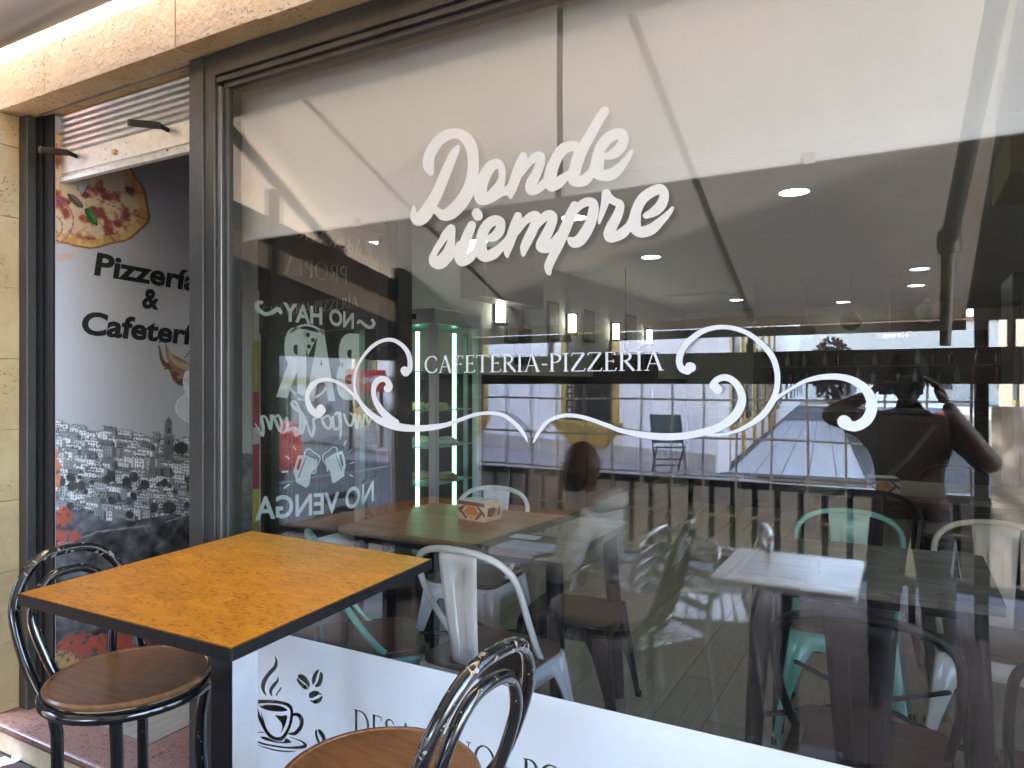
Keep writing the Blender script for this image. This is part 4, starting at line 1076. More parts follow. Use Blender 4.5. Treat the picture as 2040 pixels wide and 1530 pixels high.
MB().tube([(WX + .03, 2.0, 1.02), (WX + .08, 2.0, 1.02), (WX + .08, 1.88, 1.02)], .009, 8).build('handle', ALU, dr, world=True)
# poster strip between mural and door
ps = thing('drinks_poster', 'narrow red and yellow poster at the end of the mural wall', 'poster', (WX, 1.09, 1.2))
for i, (z0_, z1_, c_) in enumerate(((.35, .62, (.35, .3, .05)), (.62, .80, (.5, .42, .06)), (.80, 1.05, (.35, .02, .04)), (1.05, 1.14, (.6, .5, .5)), (1.14, 1.34, (.38, .03, .05)), (1.34, 1.62, (.45, .36, .08)), (1.62, 1.9, (.6, .6, .55)))):
    MB().box((WX + .008 + .0004 * i, 1.058, z0_), (WX + .012 + .0004 * i, 1.098, z1_ - .002)).build('colour_field', mat('poster colour %d' % i, c_, .4), ps, world=True)

# side door of the lobby, seen from behind through the shop window
DX = -2.20
sdr = thing('glass_side_door', 'black framed glass lobby door lettered NO HAY BAR read from behind', 'door', (DX, .55, 0))
def dbox(name, *b, m=BLACKM):
    mb = MB()
    for q in b: mb.box(*q)
    return mb.build(name, m, sdr, world=True, bevel=.002)
dbox('door_stile', ((DX - .03, .062, 0), (DX + .03, .115, CZ)))
dbox('door_stile', ((DX - .03, 1.03, 0), (DX + .03, 1.10, CZ)))
dbox('door_rail', ((DX - .025, .116, 0), (DX + .025, 1.029, .10)))
dbox('door_rail', ((DX - .025, .116, 2.10), (DX + .025, 1.029, 2.15)))
MB().quad((DX, .116, .10), (DX, 1.029, .10), (DX, 1.029, 2.10), (DX, .116, 2.10)).build('door_glass', DGLASS, sdr, world=True)
MB().quad((DX, .116, 2.15), (DX, 1.029, 2.15), (DX, 1.029, CZ), (DX, .116, CZ)).build('transom_glass', DGLASS, sdr, world=True)
GX = DX + .003
G = lambda u, v: on_x(u, v, GX)
def gtext(s, a, b_, cap, off=.02):
    return text_on('door_lettering', s, G(*a), G(*b_), cap, VINYLG, sdr, offset=off, world=True)
def gh(u, v0, v1): return G(u, v0).z - G(u, v1).z
gtext('NO', (705, 654), (656, 646), gh(680, 619, 649), .03)
gtext('HAY', (642, 646), (563, 638), gh(600, 605, 639), .03)
gtext('B', (716, 787), (670, 791), gh(690, 670, 788), .05)
gtext('A', (668, 790), (610, 790), gh(640, 664, 790), .05)
gtext('R', (610, 790), (550, 781), gh(580, 657, 785), .05)
gtext('NO', (745, 997), (688, 1016), gh(716, 960, 1000), .02)
gtext('VENGA', (676, 1020), (508, 1036), gh(600, 988, 1030), .02)
EG = mat('pale etched lettering', (.30, .31, .29), .5)
polysE, WE = serif('ELABORACIÓN')
A_, B_ = G(748, 517), G(560, 463)
decal('door_lettering', polysE, [], lambda a, b: A_ + (B_ - A_) * (a / WE) + Vector((0, 0, b * gh(700, 480, 512))), EG, sdr, True)
polysE, WP = serif('PROPIA'); C_, D_ = G(694, 565), G(566, 545)
decal('door_lettering', polysE, [], lambda a, b: C_ + (D_ - C_) * (a / WP) + Vector((0, 0, b * gh(640, 518, 552))), EG, sdr, True)
# swashes, cursive line, jugs
def g3(pts, k=4.08, ox=450, oy=720, n=4): return stroke([(ox + x / k, oy + y / k, r / k) for x, y, r in pts], n)
pol = []
for s_ in ([(240,505,4),(270,560,9),(300,600,12),(302,530,13),(290,455,12),(320,450,9),(345,500,12),(362,545,13),(372,480,12),(365,440,10)],
           [(385,440,10),(410,500,12),(440,560,12),(455,510,11),(430,440,10),(405,450,8)], [(430,560,8),(470,580,10),(500,540,12),(495,460,12)], [(500,560,9),(560,540,12),(610,585,13),(640,500,14),(615,420,14),(560,380,14),(535,340,12),(560,325,9),(590,370,11),(610,470,13),(600,560,12),(570,600,12),(555,560,10)],
           [(655,480,5),(675,560,9),(700,605,12),(718,540,12),(715,470,11),(760,450,11)], [(780,460,10),(800,520,12),(840,545,12),(860,490,11),(830,440,10),(800,455,9)],
           [(870,450,10),(880,545,12),(925,530,11),(915,420,10),(890,430,10)], [(930,630,6),(935,520,10),(930,420,10)], [(960,430,9),(985,500,10),(1020,520,10),(1040,450,10),(1010,420,8)], [(1050,430,10),(1065,540,11),(1085,440,10),(1105,530,10),(1125,430,10)], [(1140,430,9),(1160,510,10),(1185,440,9)]):
    pol += g3(s_)
decal('door_script', pol, [], G, VINYLG, sdr, True)
pol = []
for s_ in ([(445, 905, 16), (420, 880, 18), (380, 905, 18), (330, 920, 14), (290, 905, 16), (255, 870, 18), (255, 835, 18), (290, 825, 14)], [(1075, 990, 12), (1090, 975, 10), (1130, 1010, 12), (1175, 1030, 14), (1205, 1000, 12), (1190, 970, 12)]):
    pol += stroke([(450 + x / 4.08, 400 + y / 4.08, r / 4.08) for x, y, r in s_], 4)
for s_ in ([(535, 1060, 9), (590, 1025, 9), (660, 1010, 9), (740, 1035, 9), (800, 1085, 9)],):
    pol += stroke([(450 + x / 4.08, 400 + y / 4.08, r / 4.08) for x, y, r in s_], 4)
pol += g3([(520, 215, 9), (560, 260, 9), (640, 300, 10), (720, 295, 9), (790, 250, 9), (820, 200, 8)])
# pizza slice
ps1 = [(450 + x / 4.08, 400 + y / 4.08) for x, y in ((640, 1045), (700, 1060), (755, 1075), (735, 1120), (700, 1190), (668, 1262), (650, 1180))]
ng = [[(450 + (x + 17 * math.cos(i)) / 4.08, 400 + (y + 19 * math.sin(i)) / 4.08) for i in [k * .628 for k in range(10)]] for x, y in ((668, 1090), (708, 1132), (675, 1185))]
decal('door_ornament', pol + [ps1], ng, G, VINYLG, sdr, True)
pol = []; ng = []
j1 = [(548, 890), (585, 765), (640, 762), (745, 800), (728, 870), (690, 915), (680, 1000), (655, 1028), (575, 985), (560, 935)]
j2 = [(805, 795), (880, 750), (945, 725), (965, 780), (975, 850), (960, 900), (965, 930), (880, 990), (865, 985), (850, 900), (815, 850)]
for j in (j1, j2): pol.append([(450 + x / 4.08, 720 + y / 4.08) for x, y in j])
for j in ([(575, 870), (600, 790), (618, 792), (590, 890)], [(585, 940), (650, 775), (656, 778), (592, 948)], [(920, 760), (940, 755), (955, 840), (945, 865)], [(890, 760), (897, 757), (945, 885), (938, 890)]): ng.append([(450 + x / 4.08, 720 + y / 4.08) for x, y in j])
for s_ in ([(640, 760, 4), (645, 730, 4), (680, 712, 4), (715, 740, 4), (755, 765, 4), (765, 800, 4), (735, 860, 4), (725, 905, 5), (700, 910, 5)], [(905, 740, 4), (900, 705, 4), (870, 695, 4), (840, 725, 4), (795, 755, 4), (790, 800, 4), (820, 850, 4), (825, 890, 5)],
           [(550, 690, 5), (568, 720, 5)], [(485, 770, 5), (515, 790, 6)], [(460, 898, 8), (500, 894, 8)], [(475, 1030, 6), (515, 1000, 7)], [(975, 650, 5), (960, 685, 4)], [(1025, 715, 4), (1003, 740, 5)], [(1010, 830, 4), (1040, 820, 6)], [(1008, 920, 5), (1030, 935, 6)]):
    pol += g3(s_)
decal('door_jugs', pol, ng, G, VINYLG, sdr, True)
MB().quad(*[Vector((GX, y_, z_)) for y_, z_ in ((.13, .12), (1.02, .12), (1.02, .72), (.13, .72))]).build('lower_band', mat('frosted film', (.62, .66, .68), .4), sdr, world=True)
# black pillar beyond the door
struct(MB().box((-2.30, 1.102, 0), (-2.17, 1.22, CZ)).build('pillar', mat('black pillar', (.015, .015, .016), .35)))

# ---------------------------------------------------------------- display fridge
fx, fy = -2.66, 1.95
fz = 1.82
fg = thing('display_fridge', 'tall glass cake fridge with green-white light tubes and stocked shelves', 'fridge', (fx, fy, 0))
GS = mat('grey fridge frame', (.46, .46, .46), .35, .3)
W2, D2 = .30, .26
FGL = glass_mat('fridge glass', 1.4, (.95, .98, .96), 1.0)
MB().box((-W2, -D2, 0), (W2, D2, .50)).build('base', mat('dark fridge base', (.05, .055, .055), .4), fg, bevel=.01)
MB().box((-W2, -D2, fz - .09), (W2, D2, fz)).build('top_cap', GS, fg, bevel=.006)
for sx in (-1, 1):
    for sy in (-1, 1):
        MB().box((sx * W2 - .022 * (sx + 1) + .0, sy * D2 - .022 * (sy + 1), .501), (sx * W2 + .022 * (1 - sx) + .0, sy * D2 + .022 * (1 - sy), fz - .091)).build('corner_post', GS, fg, bevel=.002)
for (a, b_, c_, d_) in ((-W2 + .046, -D2 + .003, W2 - .046, -D2 + .003), (W2 - .003, -D2 + .046, W2 - .003, D2 - .046), (-W2 + .003, -D2 + .046, -W2 + .003, D2 - .046)):
    MB().quad((a, b_, .51), (c_, d_, .51), (c_, d_, fz - .1), (a, b_, fz - .1)).build('glass_side', FGL, fg)
MB().box((W2 - .075, D2 - .10, .52), (W2 - .045, D2 - .09, fz - .12)).build('shelf_rail', mat('perforated rail', (.2, .21, .21), .4, .5), fg)
LED = mat('lit green white tube', (.6, .9, .8), .5, emis=(.33, 1, .64), estr=.24)
for (a, b_) in ((.06, -.10), (.163, .15)):
    MB().tube([(a, b_, .54), (a, b_, fz - .12)], .013, 10).build('light_tube', LED, fg, smooth=True)
for k, zz_ in enumerate((.56, .78, 1.0, 1.22, 1.45)):
    sh_ = MB().box((-W2 + .05, -D2 + .03, zz_), (W2 - .05, D2 - .03, zz_ + .007)).build('shelf', mat('green shelf glass', (.30, .42, .37), .2), fg)
    if k in (1, 2, 3):
        for q in range(3):
            cx = -W2 + .13 + .17 * q; mb = MB()
            if k == 3: mb.lathe([(.001, .0), (.065, .0), (.07, .02), (.06, .038), (.001, .042)], (cx, -.05, zz_ + .008), 18)
            else: mb.lathe([(.001, 0), (.07, 0), (.078, .012), (.055, .035), (.03, .045), (.001, .048)], (cx, -.03 + .04 * q, zz_ + .008), 14)
            fd = mb.build('cake', mat(['', 'pastry', 'cream cake', 'yellow tart'][k], [(0, 0, 0), (.25, .14, .06), (.42, .38, .28), (.45, .32, .06)][k], .6, var=.4, nscale=20), None, smooth=True)
            fd.location = (fx, fy, 0)
            tag(fd, ['', 'brown pastry on the lower fridge shelf, %s' % ('left end', 'in the middle', 'right end')[q], 'cream topped cake on the middle fridge shelf, %s' % ('left end', 'in the middle', 'right end')[q], 'yellow tart on the upper fridge shelf, %s' % ('left end', 'in the middle', 'right end')[q]][k], 'cake', 'cakes and pastries in the display fridge')
MB().box((.02, -D2 - .003, fz - .062), (.17, -D2 - .0005, fz - .03)).build('display', BLACKM, fg)
MB().lathe([(.001, 0), (.006, 0), (.006, -.002), (.001, -.002)], (.10, -D2 - .0035, fz - .045), 10, 'Y').build('red_light', mat('red led', (.8, .05, .1), .4, emis=(1, .05, .15), estr=1.2), fg)

# ---------------------------------------------------------------- cafe tables
stave_cache = {}
def cafe_table(label, x0, x1, y0, y1, zt=.77, seed=1, group='wooden topped cafe tables inside'):
    cx, cy = (x0 + x1) / 2, (y0 + y1) / 2; hx, hy = (x1 - x0) / 2, (y1 - y0) / 2
    t = thing('cafe_table', label, 'table', (cx, cy, 0), 0, group)
    r = random.Random(seed); n = max(8, round(2 * hy / .055)); wdt = 2 * hy / n
    for i in range(n):
        cuts = sorted([-hx, hx] + [max(-hx + .08, min(hx - .08, -hx + 2 * hx * (k + 1 + r.uniform(-.35, .35)) / 3)) for k in range(2)])
        for a, b_ in zip(cuts, cuts[1:]):
            L = round(b_ - a, 3); mb = MB().box((-L / 2 + .0006, -wdt / 2 + .0004, -.016), (L / 2 - .0006, wdt / 2 - .0004, .014 + r.uniform(0, .0007)))
            o = mb.build('stave', STAVE, t); o.location = ((a + b_) / 2, -hy + wdt * (i + .5), zt - .015)
    for sx in (-1, 1):
        for sy in (-1, 1):
            px, py = sx * (hx - .07), sy * (hy - .07)
            mb = MB().tube([(px, py, zt - .04), (px + sx * .02, py + sy * .02, .35), (px + sx * .035, py + sy * .035, 0)], [.034, .03, .022], 12)
            mb.build('leg', BLACKPC, t, smooth=True)
    for sy in (-1, 1): MB().box((-hx + .06, sy * (hy - .085) - .012, zt - .075), (hx - .06, sy * (hy - .085) + .012, zt - .032)).build('apron', BLACKPC, t, bevel=.002)
    for sx in (-1, 1): MB().box((sx * (hx - .085) - .012, -hy + .1, zt - .075), (sx * (hx - .085) + .012, hy - .1, zt - .032)).build('apron', BLACKPC, t, bevel=.002)
    MB().tube([(-hx + .05, -hy + .05, .30), (hx - .05, hy - .05, .30)], .009, 8).build('brace', BLACKPC, t)
    MB().tube([(-hx + .05, hy - .05, .315), (hx - .05, -hy + .05, .315)], .009, 8).build('brace', BLACKPC, t)
    return t
cafe_table('long wooden table inside by the left of the window with patterned napkin box on it', -2.12, -1.06, .63, 1.33, seed=3)
cafe_table('wooden table inside at the right between mint, cream and black chairs', -.47, .25, .68, 1.34, seed=8)
cafe_table('distant dark table at the right carrying a napkin box', -.55, .75, 2.75, 3.45, seed=12)

def napkin_box(label, loc, rz):
    t = thing('napkin_box', label, 'napkin box', loc, rz, group='patterned napkin boxes on the cafe tables')
    NB = mat('cream card', (.55, .42, .28), .5); NO = mat('orange brown print', (.42, .15, .035), .5); NV = mat('dark violet print', (.035, .025, .055), .5)
    w_, d_, h_ = .085, .055, .085
    MB().prism([(-w_ + .008, 0), (w_ - .008, 0), (w_, .02), (w_, h_ - .02), (w_ - .01, h_), (-w_ + .01, h_), (-w_, h_ - .02), (-w_, .02)], 'Y', -d_, d_).build('box', NB, t)
    for yy, sgn in ((-d_ - .0006, 1), (d_ + .0006, -1)):
        f = lambda a, b_: Vector((a * sgn, yy, b_))
        decal('print', [[(-w_ + .002, h_ - .018), (-w_ + .012, h_ - .002), (w_ - .012, h_ - .002), (w_ - .002, h_ - .018)], [(-.035, .006), (-.075, .042), (-.06, .046), (-.02, .01)], [(.035, .006), (.075, .044), (.06, .05), (.02, .01)], [(-.08, .05), (-.045, .065), (-.03, .066), (-.07, .03)], [(.03, .066), (.08, .02), (.083, .035), (.045, .066)]], [], f, NV, t)
        decal('print', [[(-.044, .036), (0, .008), (.044, .036), (.022, .064), (-.022, .064)]], [], lambda a, b_: f(a, b_) + Vector((0, -.0005 * sgn, 0)), NO, t)
        V_, F_ = text_mesh('AGUILA', .012)
        mb = MB(); x1_ = max(v[0] for v in V_); mb.v = [tuple(f(-.020 + .04 * v[0] / x1_, .018 + v[1] * .011) + Vector((0, -.001 * sgn, 0))) for v in V_]; mb.f = F_; mb.build('print_word', mat('cream ink', (.6, .5, .38), .5), t)
    for xx, sgn in ((-w_ - .0006, 1), (w_ + .0006, -1)):
        decal('print', [[(-.045, .025), (-.01, .02), (.02, .05), (.0, .062), (-.04, .06)], [(.02, .022), (.045, .022), (.045, .06), (.035, .06)]], [], lambda a, b_: Vector((xx, -a * sgn, b_)), NV, t)
        decal('print', [[(-.012, .022), (.012, .022), (.03, .05), (.022, .058)]], [], lambda a, b_: Vector((xx, -a * sgn, b_)) + Vector((-.0003 * sgn, 0, 0)), NO, t)
    MB().box((-w_ + .014, -d_ + .01, h_ + .0002), (w_ - .02, d_ - .01, h_ + .003)).build('napkins', mat('white paper', (.75, .74, .72), .7), t)
    return t
p = on_z(948, 1036, .77)
napkin_box('napkin box with orange and violet print on the long table by the left', (p.x, p.y + .03, .7705), math.radians(-10))
p = on_z(1757, 984, .77)
napkin_box('napkin box on the distant dark table at the right', (p.x, max(p.y, 2.85), .7705), math.radians(8))
ct = thing('paper_slip', 'small white paper slip lying on the long wooden table', 'paper', (on_z(1048, 1070, .77).x, on_z(1048, 1070, .77).y, .7705))
MB().prism(rr(.06, .035, .012), 'Z', 0, .001).build('sheet', mat('white paper', (), 0), ct)
ml = thing('folded_menu', 'small white folded card standing on the right wooden table', 'menu card', (on_z(1905, 1150, .77).x, on_z(1905, 1150, .77).y + .02, .7705))
MB().quad((-.012, -.04, 0), (-.012, .04, 0), (0, .04, .11), (0, -.04, .11)).quad((.012, .04, 0), (.012, -.04, 0), (0, -.04, .11), (0, .04, .11)).build('card', mat('white paper', (), 0), ml, solid=.001)

# ---------------------------------------------------------------- pressed steel chairs
def metal_chair(label, P, loc, rz, seat_wood=True, back=True):
    """faces +y locally; back at -y; origin on the floor under the seat centre"""
    t = thing('metal_chair', label, 'chair', loc, rz, group='pressed steel chairs with wooden seats')
    hw, hd_, zs = .178, .175, .43
    # apron skirt with arched lower edge, one panel per side running into the legs
    def panel(p0, p1, out):
        # p0,p1: top corners; legs splay outward
        mb = MB(); n = 14; p0 = Vector(p0); p1 = Vector(p1); out = Vector(out)
        d = (p1 - p0); L = d.length; d.normalize()
        top = []; bot = []
        for i in range(n + 1):
            k = i / n; s_ = abs(k - .5) * 2
            drop = .065 + .0 if s_ < .55 else .065 + (.30 * ((s_ - .55) / .45) ** 1.7)
            top.append(p0 + d * L * k)
            b_ = p0 + d * (L * k) + d * ((k - .5) * drop * .26) + out * (drop * .15) + Vector((0, 0, -drop))
            bot.append(b_)
        for i in range(n): mb.quad(top[i], top[i + 1], bot[i + 1], bot[i])
        return mb.build('apron', P, t, smooth=True, solid=.003)
    r_ = .03
    c4 = [(-hw, -hd_), (hw, -hd_), (hw, hd_), (-hw, hd_)]
    for i in range(4):
        a = Vector((*c4[i], zs)); b_ = Vector((*c4[(i + 1) % 4], zs)); o_ = Vector(((a.x + b_.x), (a.y + b_.y), 0)).normalized()
        dd = (b_ - a).normalized(); panel(a + dd * .012, b_ - dd * .012, o_)
    MB().prism(rr(hw + .012, hd_ + .012, .05), 'Z', zs - .012, zs).build('seat_pan', P, t, smooth=True)
    for sx in (-1, 1):
        for sy in (-1, 1):
            x0, y0 = sx * hw, sy * hd_; x1, y1 = sx * (hw + .055), sy * (hd_ + .065)
            mb = MB(); rows = []
            for (k, ww) in ((0, .040), (.25, .036), (.6, .028), (1, .017)):
                px, py, pz = x0 + (x1 - x0) * k, y0 + (y1 - y0) * k, zs * (1 - k)
                rows.append([Vector((px - sx * ww, py + sy * .004, pz)), Vector((px, py + sy * .006, pz)), Vector((px + sx * .005, py, pz)), Vector((px + sx * .003, py - sy * ww, pz))])
            for a, b_ in zip(rows, rows[1:]):
                for i in range(3): mb.quad(a[i], a[i + 1], b_[i + 1], b_[i])
            lg = mb.build('leg', P, t, smooth=True, solid=.003)
            MB().box((x1 - .014, y1 - .014, 0), (x1 + .010, y1 + .010, .022)).build('foot_cap', BLACKM, lg)
    if seat_wood:
        MB().prism(rr(hw + .008, hd_ + .008, .05), 'Z', zs + .001, zs + .024).build('seat', CHSEAT, t, bevel=.004)
    if not back: return t
    # back tube
    pts = []
    for (x, y, z) in ((-.172, .04, .435), (-.185, -.02, .50), (-.200, -.10, .62), (-.202, -.16, .735), (-.185, -.185, .785), (-.14, -.205, .82), (-.07, -.216, .838), (0, -.22, .842), (.07, -.216, .838), (.14, -.205, .82), (.185, -.185, .785), (.202, -.16, .735), (.200, -.10, .62), (.185, -.02, .50), (.172, .04, .435)):
        pts.append((x, y, z))
    MB().tube(cr_spline(pts, 4), .0115, 12).build('back_tube', P, t, smooth=True)
    # splat, wide at the top, pressed channel
    mb = MB(); rows = 10; cols = [-1, -.78, -.60, -.36, -.30, .30, .36, .60, .78, 1]
    G_ = []
    for i in range(rows + 1):
        k = i / rows; z = .44 + .392 * k; y = -.168 - .048 * k ** 1.5 - .010 * math.sin(math.pi * k); hwid = .052 + .026 * k
        row = []
        for c in cols:
            dep = 0
            if abs(c) <= .32 and .10 < k < .82: dep = .006
            if abs(c) > .9: dep = .004
            row.append(Vector((c * hwid, y + dep, z)))
        G_.append(row)
    for i in range(rows):
        for j in range(len(cols) - 1): mb.quad(G_[i][j], G_[i][j + 1], G_[i + 1][j + 1], G_[i + 1][j])
    mb.build('splat', P, t, smooth=True, solid=.003)
    return t
metal_chair('white steel chair at the window side of the long table, back to the glass', WHITEP, (-1.255, .47, 0), math.radians(-4))
metal_chair('mint steel chair half hidden by the orange outdoor table', MINTP, (-1.72, .36, 0), math.radians(-42))
metal_chair('white steel chair on the far side of the long table behind the napkin box', WHITEP, (-1.84, 1.30, 0), math.radians(182))
metal_chair('black backless steel stool under the right end of the long table', BLACKPC, (-1.22, 1.08, 0), math.radians(8), False, False)
metal_chair('mint steel chair on the far side of the right table', MINTP, (-.20, 1.43, 0), math.radians(180))
metal_chair('cream steel chair on the far side of the right table beside the mint one', CREAMP, (.30, 1.42, 0), math.radians(176))
metal_chair('black steel chair close behind the glass at the right, left one of the pair', BLACKPC, (-.08, .36, 0), math.radians(-2))
metal_chair('black steel chair close behind the glass at the far right of the photo', BLACKPC, (.40, .34, 0), math.radians(3))
metal_chair('white steel chair by the left wall under the mirrored NO VENGA', BLACKPC, (-2.5, 1.62, 0), math.radians(-80))['label'] = 'black steel chair by the left wall beyond the glass door'
metal_chair('black steel chair at the distant table, left', BLACKPC, (-.15, 2.52, 0), math.radians(0))
metal_chair('black steel chair behind the distant table', BLACKPC, (.3, 3.6, 0), math.radians(180))

# ---------------------------------------------------------------- bar and back of the room
bar_ = thing('bar_counter', 'dark bar counter across the back of the cafe', 'counter', (-.2, 6.8, 0))
MB().box((-2.2, 6.6, 0), (3.6, 7.1, 1.08)).build('body', DARKW, bar_, world=True, bevel=.01)
for i in range(9):
    MB().box((-2.15 + .64 * i, 6.575, .08), (-1.57 + .64 * i, 6.598, 1.0)).build('front_panel', DARKW, bar_, world=True, bevel=.006)
MB().box((-2.25, 6.5, 1.081), (3.65, 7.15, 1.12)).build('worktop', mat('dark stone top', (.03, .03, .03), .2), bar_, world=True, bevel=.004)
bs = thing('back_shelves', 'dark shelving with bottles behind the bar', 'shelves', (.2, 9.8, 0))
MB().box((-2.0, 9.6, 0), (3.8, 9.95, 2.1)).build('cabinet', mat('black cabinet', (.012, .011, .011), .5), bs, world=True)
for i in range(4): MB().box((-1.9, 9.4, 1.15 + .24 * i), (3.6, 9.599, 1.17 + .24 * i)).build('shelf', DARKW, bs, world=True)
rb = random.Random(3)
bot = MB().lathe([(.001, 0), (.036, 0), (.038, .02), (.038, .13), (.014, .17), (.013, .21), (.001, .21)], (0, 0, 0), 10).mesh('bottle')
BM = [mat('bottle glass %d' % i, c, .15, coat=.5) for i, c in enumerate(((.02, .05, .02), (.10, .04, .01), (.2, .2, .18), (.10, .01, .01)))]
bms = []
for m_ in BM:
    q = bot.copy(); q.materials.append(m_); bms.append(q)
for i in range(3):
    for j in range(22):
        q = rb.randrange(4)
        o = place('bottle', bms[q]); o.location = (-1.7 + .23 * j + rb.uniform(-.04, .04), 9.5, 1.171 + .24 * i); o.scale = (1, 1, rb.uniform(.8, .98))
        tag(o, '%s bottle on the %s shelf behind the bar' % (('dark green', 'brown', 'pale', 'dark red')[q], ('lower', 'middle', 'upper')[i]), 'bottle', '%s bottles on the %s shelf behind the bar' % (('dark green', 'brown', 'pale', 'dark red')[q], ('lower', 'middle', 'upper')[i]))
# exit sign / orange lamps
p = Vector((0, 0, 0)); d = ray(1772, 669); T_ = 9.0
p = Vector((d.x * T_, -D + d.y * T_, H + d.z * T_))
t = thing('emergency_light', 'small white emergency light with two orange indicator lamps high at the back', 'emergency light', tuple(p))
MB().box((-.16, -.03, -.04), (.16, .03, .03)).build('casing', mat('grey casing', (), 0), t, bevel=.005)
MB().box((-.06, -.034, -.012), (.06, -.031, .012)).build('diffuser', mat('white glow', (.8, .8, .8), .5, emis=(.9, .95, .9), estr=.6), t)
for k in range(2):
    MB().lathe([(.001, 0), (.012, 0), (.012, -.004), (.001, -.006)], (.13 + .085 * k - .02, -.034, .002), 10, 'Y').build('orange_lamp', mat('orange lamp', (.8, .2, .02), .5, emis=(1, .28, .04), estr=2), t)
MB().box((-.004, -.01, .031), (.004, .01, CZ - p.z)).build('hanger', mat('pale cord', (), 0), t)
# television on its bracket
p = on_y(1245, 745, 5.2)
tv = thing('wall_screen', 'small dark screen hanging from the ceiling behind the lettering', 'television', tuple(p))
MB().box((-.34, -.03, -.10), (.34, .03, .22)).build('screen', mat('dark screen', (.05, .035, .035), .15), tv, bevel=.008)
MB().tube([(0, .02, .22), (0, .02, .36)], .02, 8).tube([(0, .02, .36), (0, .02, CZ - p.z)], .004, 6).build('bracket', BLACKM, tv)
# dark partition at the right and pale fridge column
pr = thing('dark_cabinet', 'tall dark brown cabinet deep inside at the far right', 'cabinet', (1.0, 2.2, 0))
MB().box((.62, 3.9, 0), (1.9, 4.5, 2.1)).build('body', DARKW, pr, world=True, bevel=.01)
for i in range(2): MB().box((.66 + .62 * i, 3.875, .06), (1.24 + .62 * i, 3.898, 2.04)).build('door_panel', DARKW, pr, world=True, bevel=.006)
bm_ = thing('yellow_beam', 'dull yellow bulkhead under the ceiling at the upper right', 'bulkhead', (1.0, 2.6, 2.2))
MB().box((.42, 2.2, 2.33), (2.2, 2.9, CZ - .001)).build('casing', mat('dull ochre paint', (.42, .36, .16), .6), bm_, world=True, bevel=.01)
# ================================================================== AWNING AND TERRACE ENCLOSURE
random.seed(33)
AX0, AX1 = -4.4, .335
def az(s): return H + 1.78 - .396 * s
awn = thing('awning', 'cream canvas folding awning over the terrace, seen above and mirrored in the glass', 'awning', (-1.3, -.3, 3.0))
seams = [-4.28, -2.59, -.905]
xs_ = [AX0] + seams[1:] + [AX1]
for a, b in zip(xs_, xs_[1:]):
    mb = MB(); n = 10
    for i in range(n):
        for j in range(6):
            def P(i, j):
                s = .345 + (3.34 - .345) * i / n; x = a + (b - a) * j / 6
                return (x, -s, az(s) - .022 * math.sin(math.pi * i / n) - .006 * math.sin(x * 5 + i))
            mb.quad(P(i, j), P(i + 1, j), P(i + 1, j + 1), P(i, j + 1))
    mb.build('canvas_panel', AWN, awn, world=True, smooth=True)
for x in seams[1:]:
    wd = .018 if x in seams else .006
    mb = MB(); n = 12
    for i in range(n):
        s0 = .36 + 2.98 * i / n; s1 = .36 + 2.98 * (i + 1) / n
        zz0 = az(s0) - .022 * math.sin(math.pi * i / n) - .009; zz1 = az(s1) - .022 * math.sin(math.pi * (i + 1) / n) - .009
        mb.quad((x - wd, -s0, zz0), (x + wd, -s0, zz0), (x + wd, -s1, zz1), (x - wd, -s1, zz1))
    if wd > .01: mb.build('seam', mat('seam tape', (.24, .21, .17), .8), awn, world=True)
RT = mat('off-white roller tube', (.60, .55, .50), .35, .1)
MB().tube([(AX0, -.42, H + 1.262), (AX1, -.42, H + 1.262)], .105, 32).build('roller_tube', RT, awn, world=True, smooth=True)
FB = mat('awning front bar', (.42, .40, .37), .5)
MB().box((AX0, -3.42, az(3.34) - .06), (AX1, -3.34, az(3.34) + .03)).build('front_bar', FB, awn, world=True, bevel=.008)
MB().box((AX0, -3.405, az(3.34) - .13), (AX1, -3.375, az(3.34) - .07)).build('valance_tube', mat('dark grey bar', (.05, .048, .045), .5), awn, world=True, bevel=.006)
# side beams of the left end
zb = lambda q: H + .93 - .183 * q
MB().prism([(-.25, zb(.25) + .07), (-3.26, zb(3.26) + .07), (-3.26, zb(3.26) + .24), (-.25, zb(.25) + .24)], 'X', -3.20, -3.17).build('side_flap', mat('dark side flap', (.035, .028, .024), .7), awn, world=True)
MB().prism([(-.25, zb(.25) - .07), (-3.26, zb(3.26) - .07), (-3.26, zb(3.26) + .069), (-.25, zb(.25) + .069)], 'X', -3.21, -3.14).build('side_beam', mat('brown beam', (.36, .31, .26), .6), awn, world=True)
MB().prism([(-1.24, H + .165), (-2.30, H + .165), (-2.30, zb(2.30) - .072), (-1.24, zb(1.24) - .072)], 'X', -3.19, -3.16).build('side_infill', mat('dark side screen', (.03, .03, .032), .5), awn, world=True)
# folding arm at the right
DK = mat('grey arm paint', (.10, .10, .10), .4, .3)
def arm(x0, s0, x1, s1, x2, s2):
    a = Vector((x0, -s0, az(s0) - .10)); b = Vector((x1, -s1, az(s1) - .16)); c = Vector((x2, -s2, az(s2) - .08))
    MB().tube([a, b], .034, 12).build('arm_segment', DK, awn, world=True, smooth=True)
    MB().tube([b, c], .028, 12).build('arm_segment', DK, awn, world=True, smooth=True)
    MB().lathe([(.001, -.05), (.05, -.05), (.055, 0), (.05, .05), (.001, .05)], tuple(b), 16).build('arm_elbow', DK, awn, world=True, smooth=True)
ar = Vector((.18, -2.0, H + .63))
MB().tube([(.30, -.5, az(.5) - .10), tuple(ar)], .034, 12).build('arm_segment', DK, awn, world=True, smooth=True)
MB().tube([tuple(ar), (.24, -3.33, az(3.33) - .08)], .026, 12).build('arm_segment', DK, awn, world=True, smooth=True)
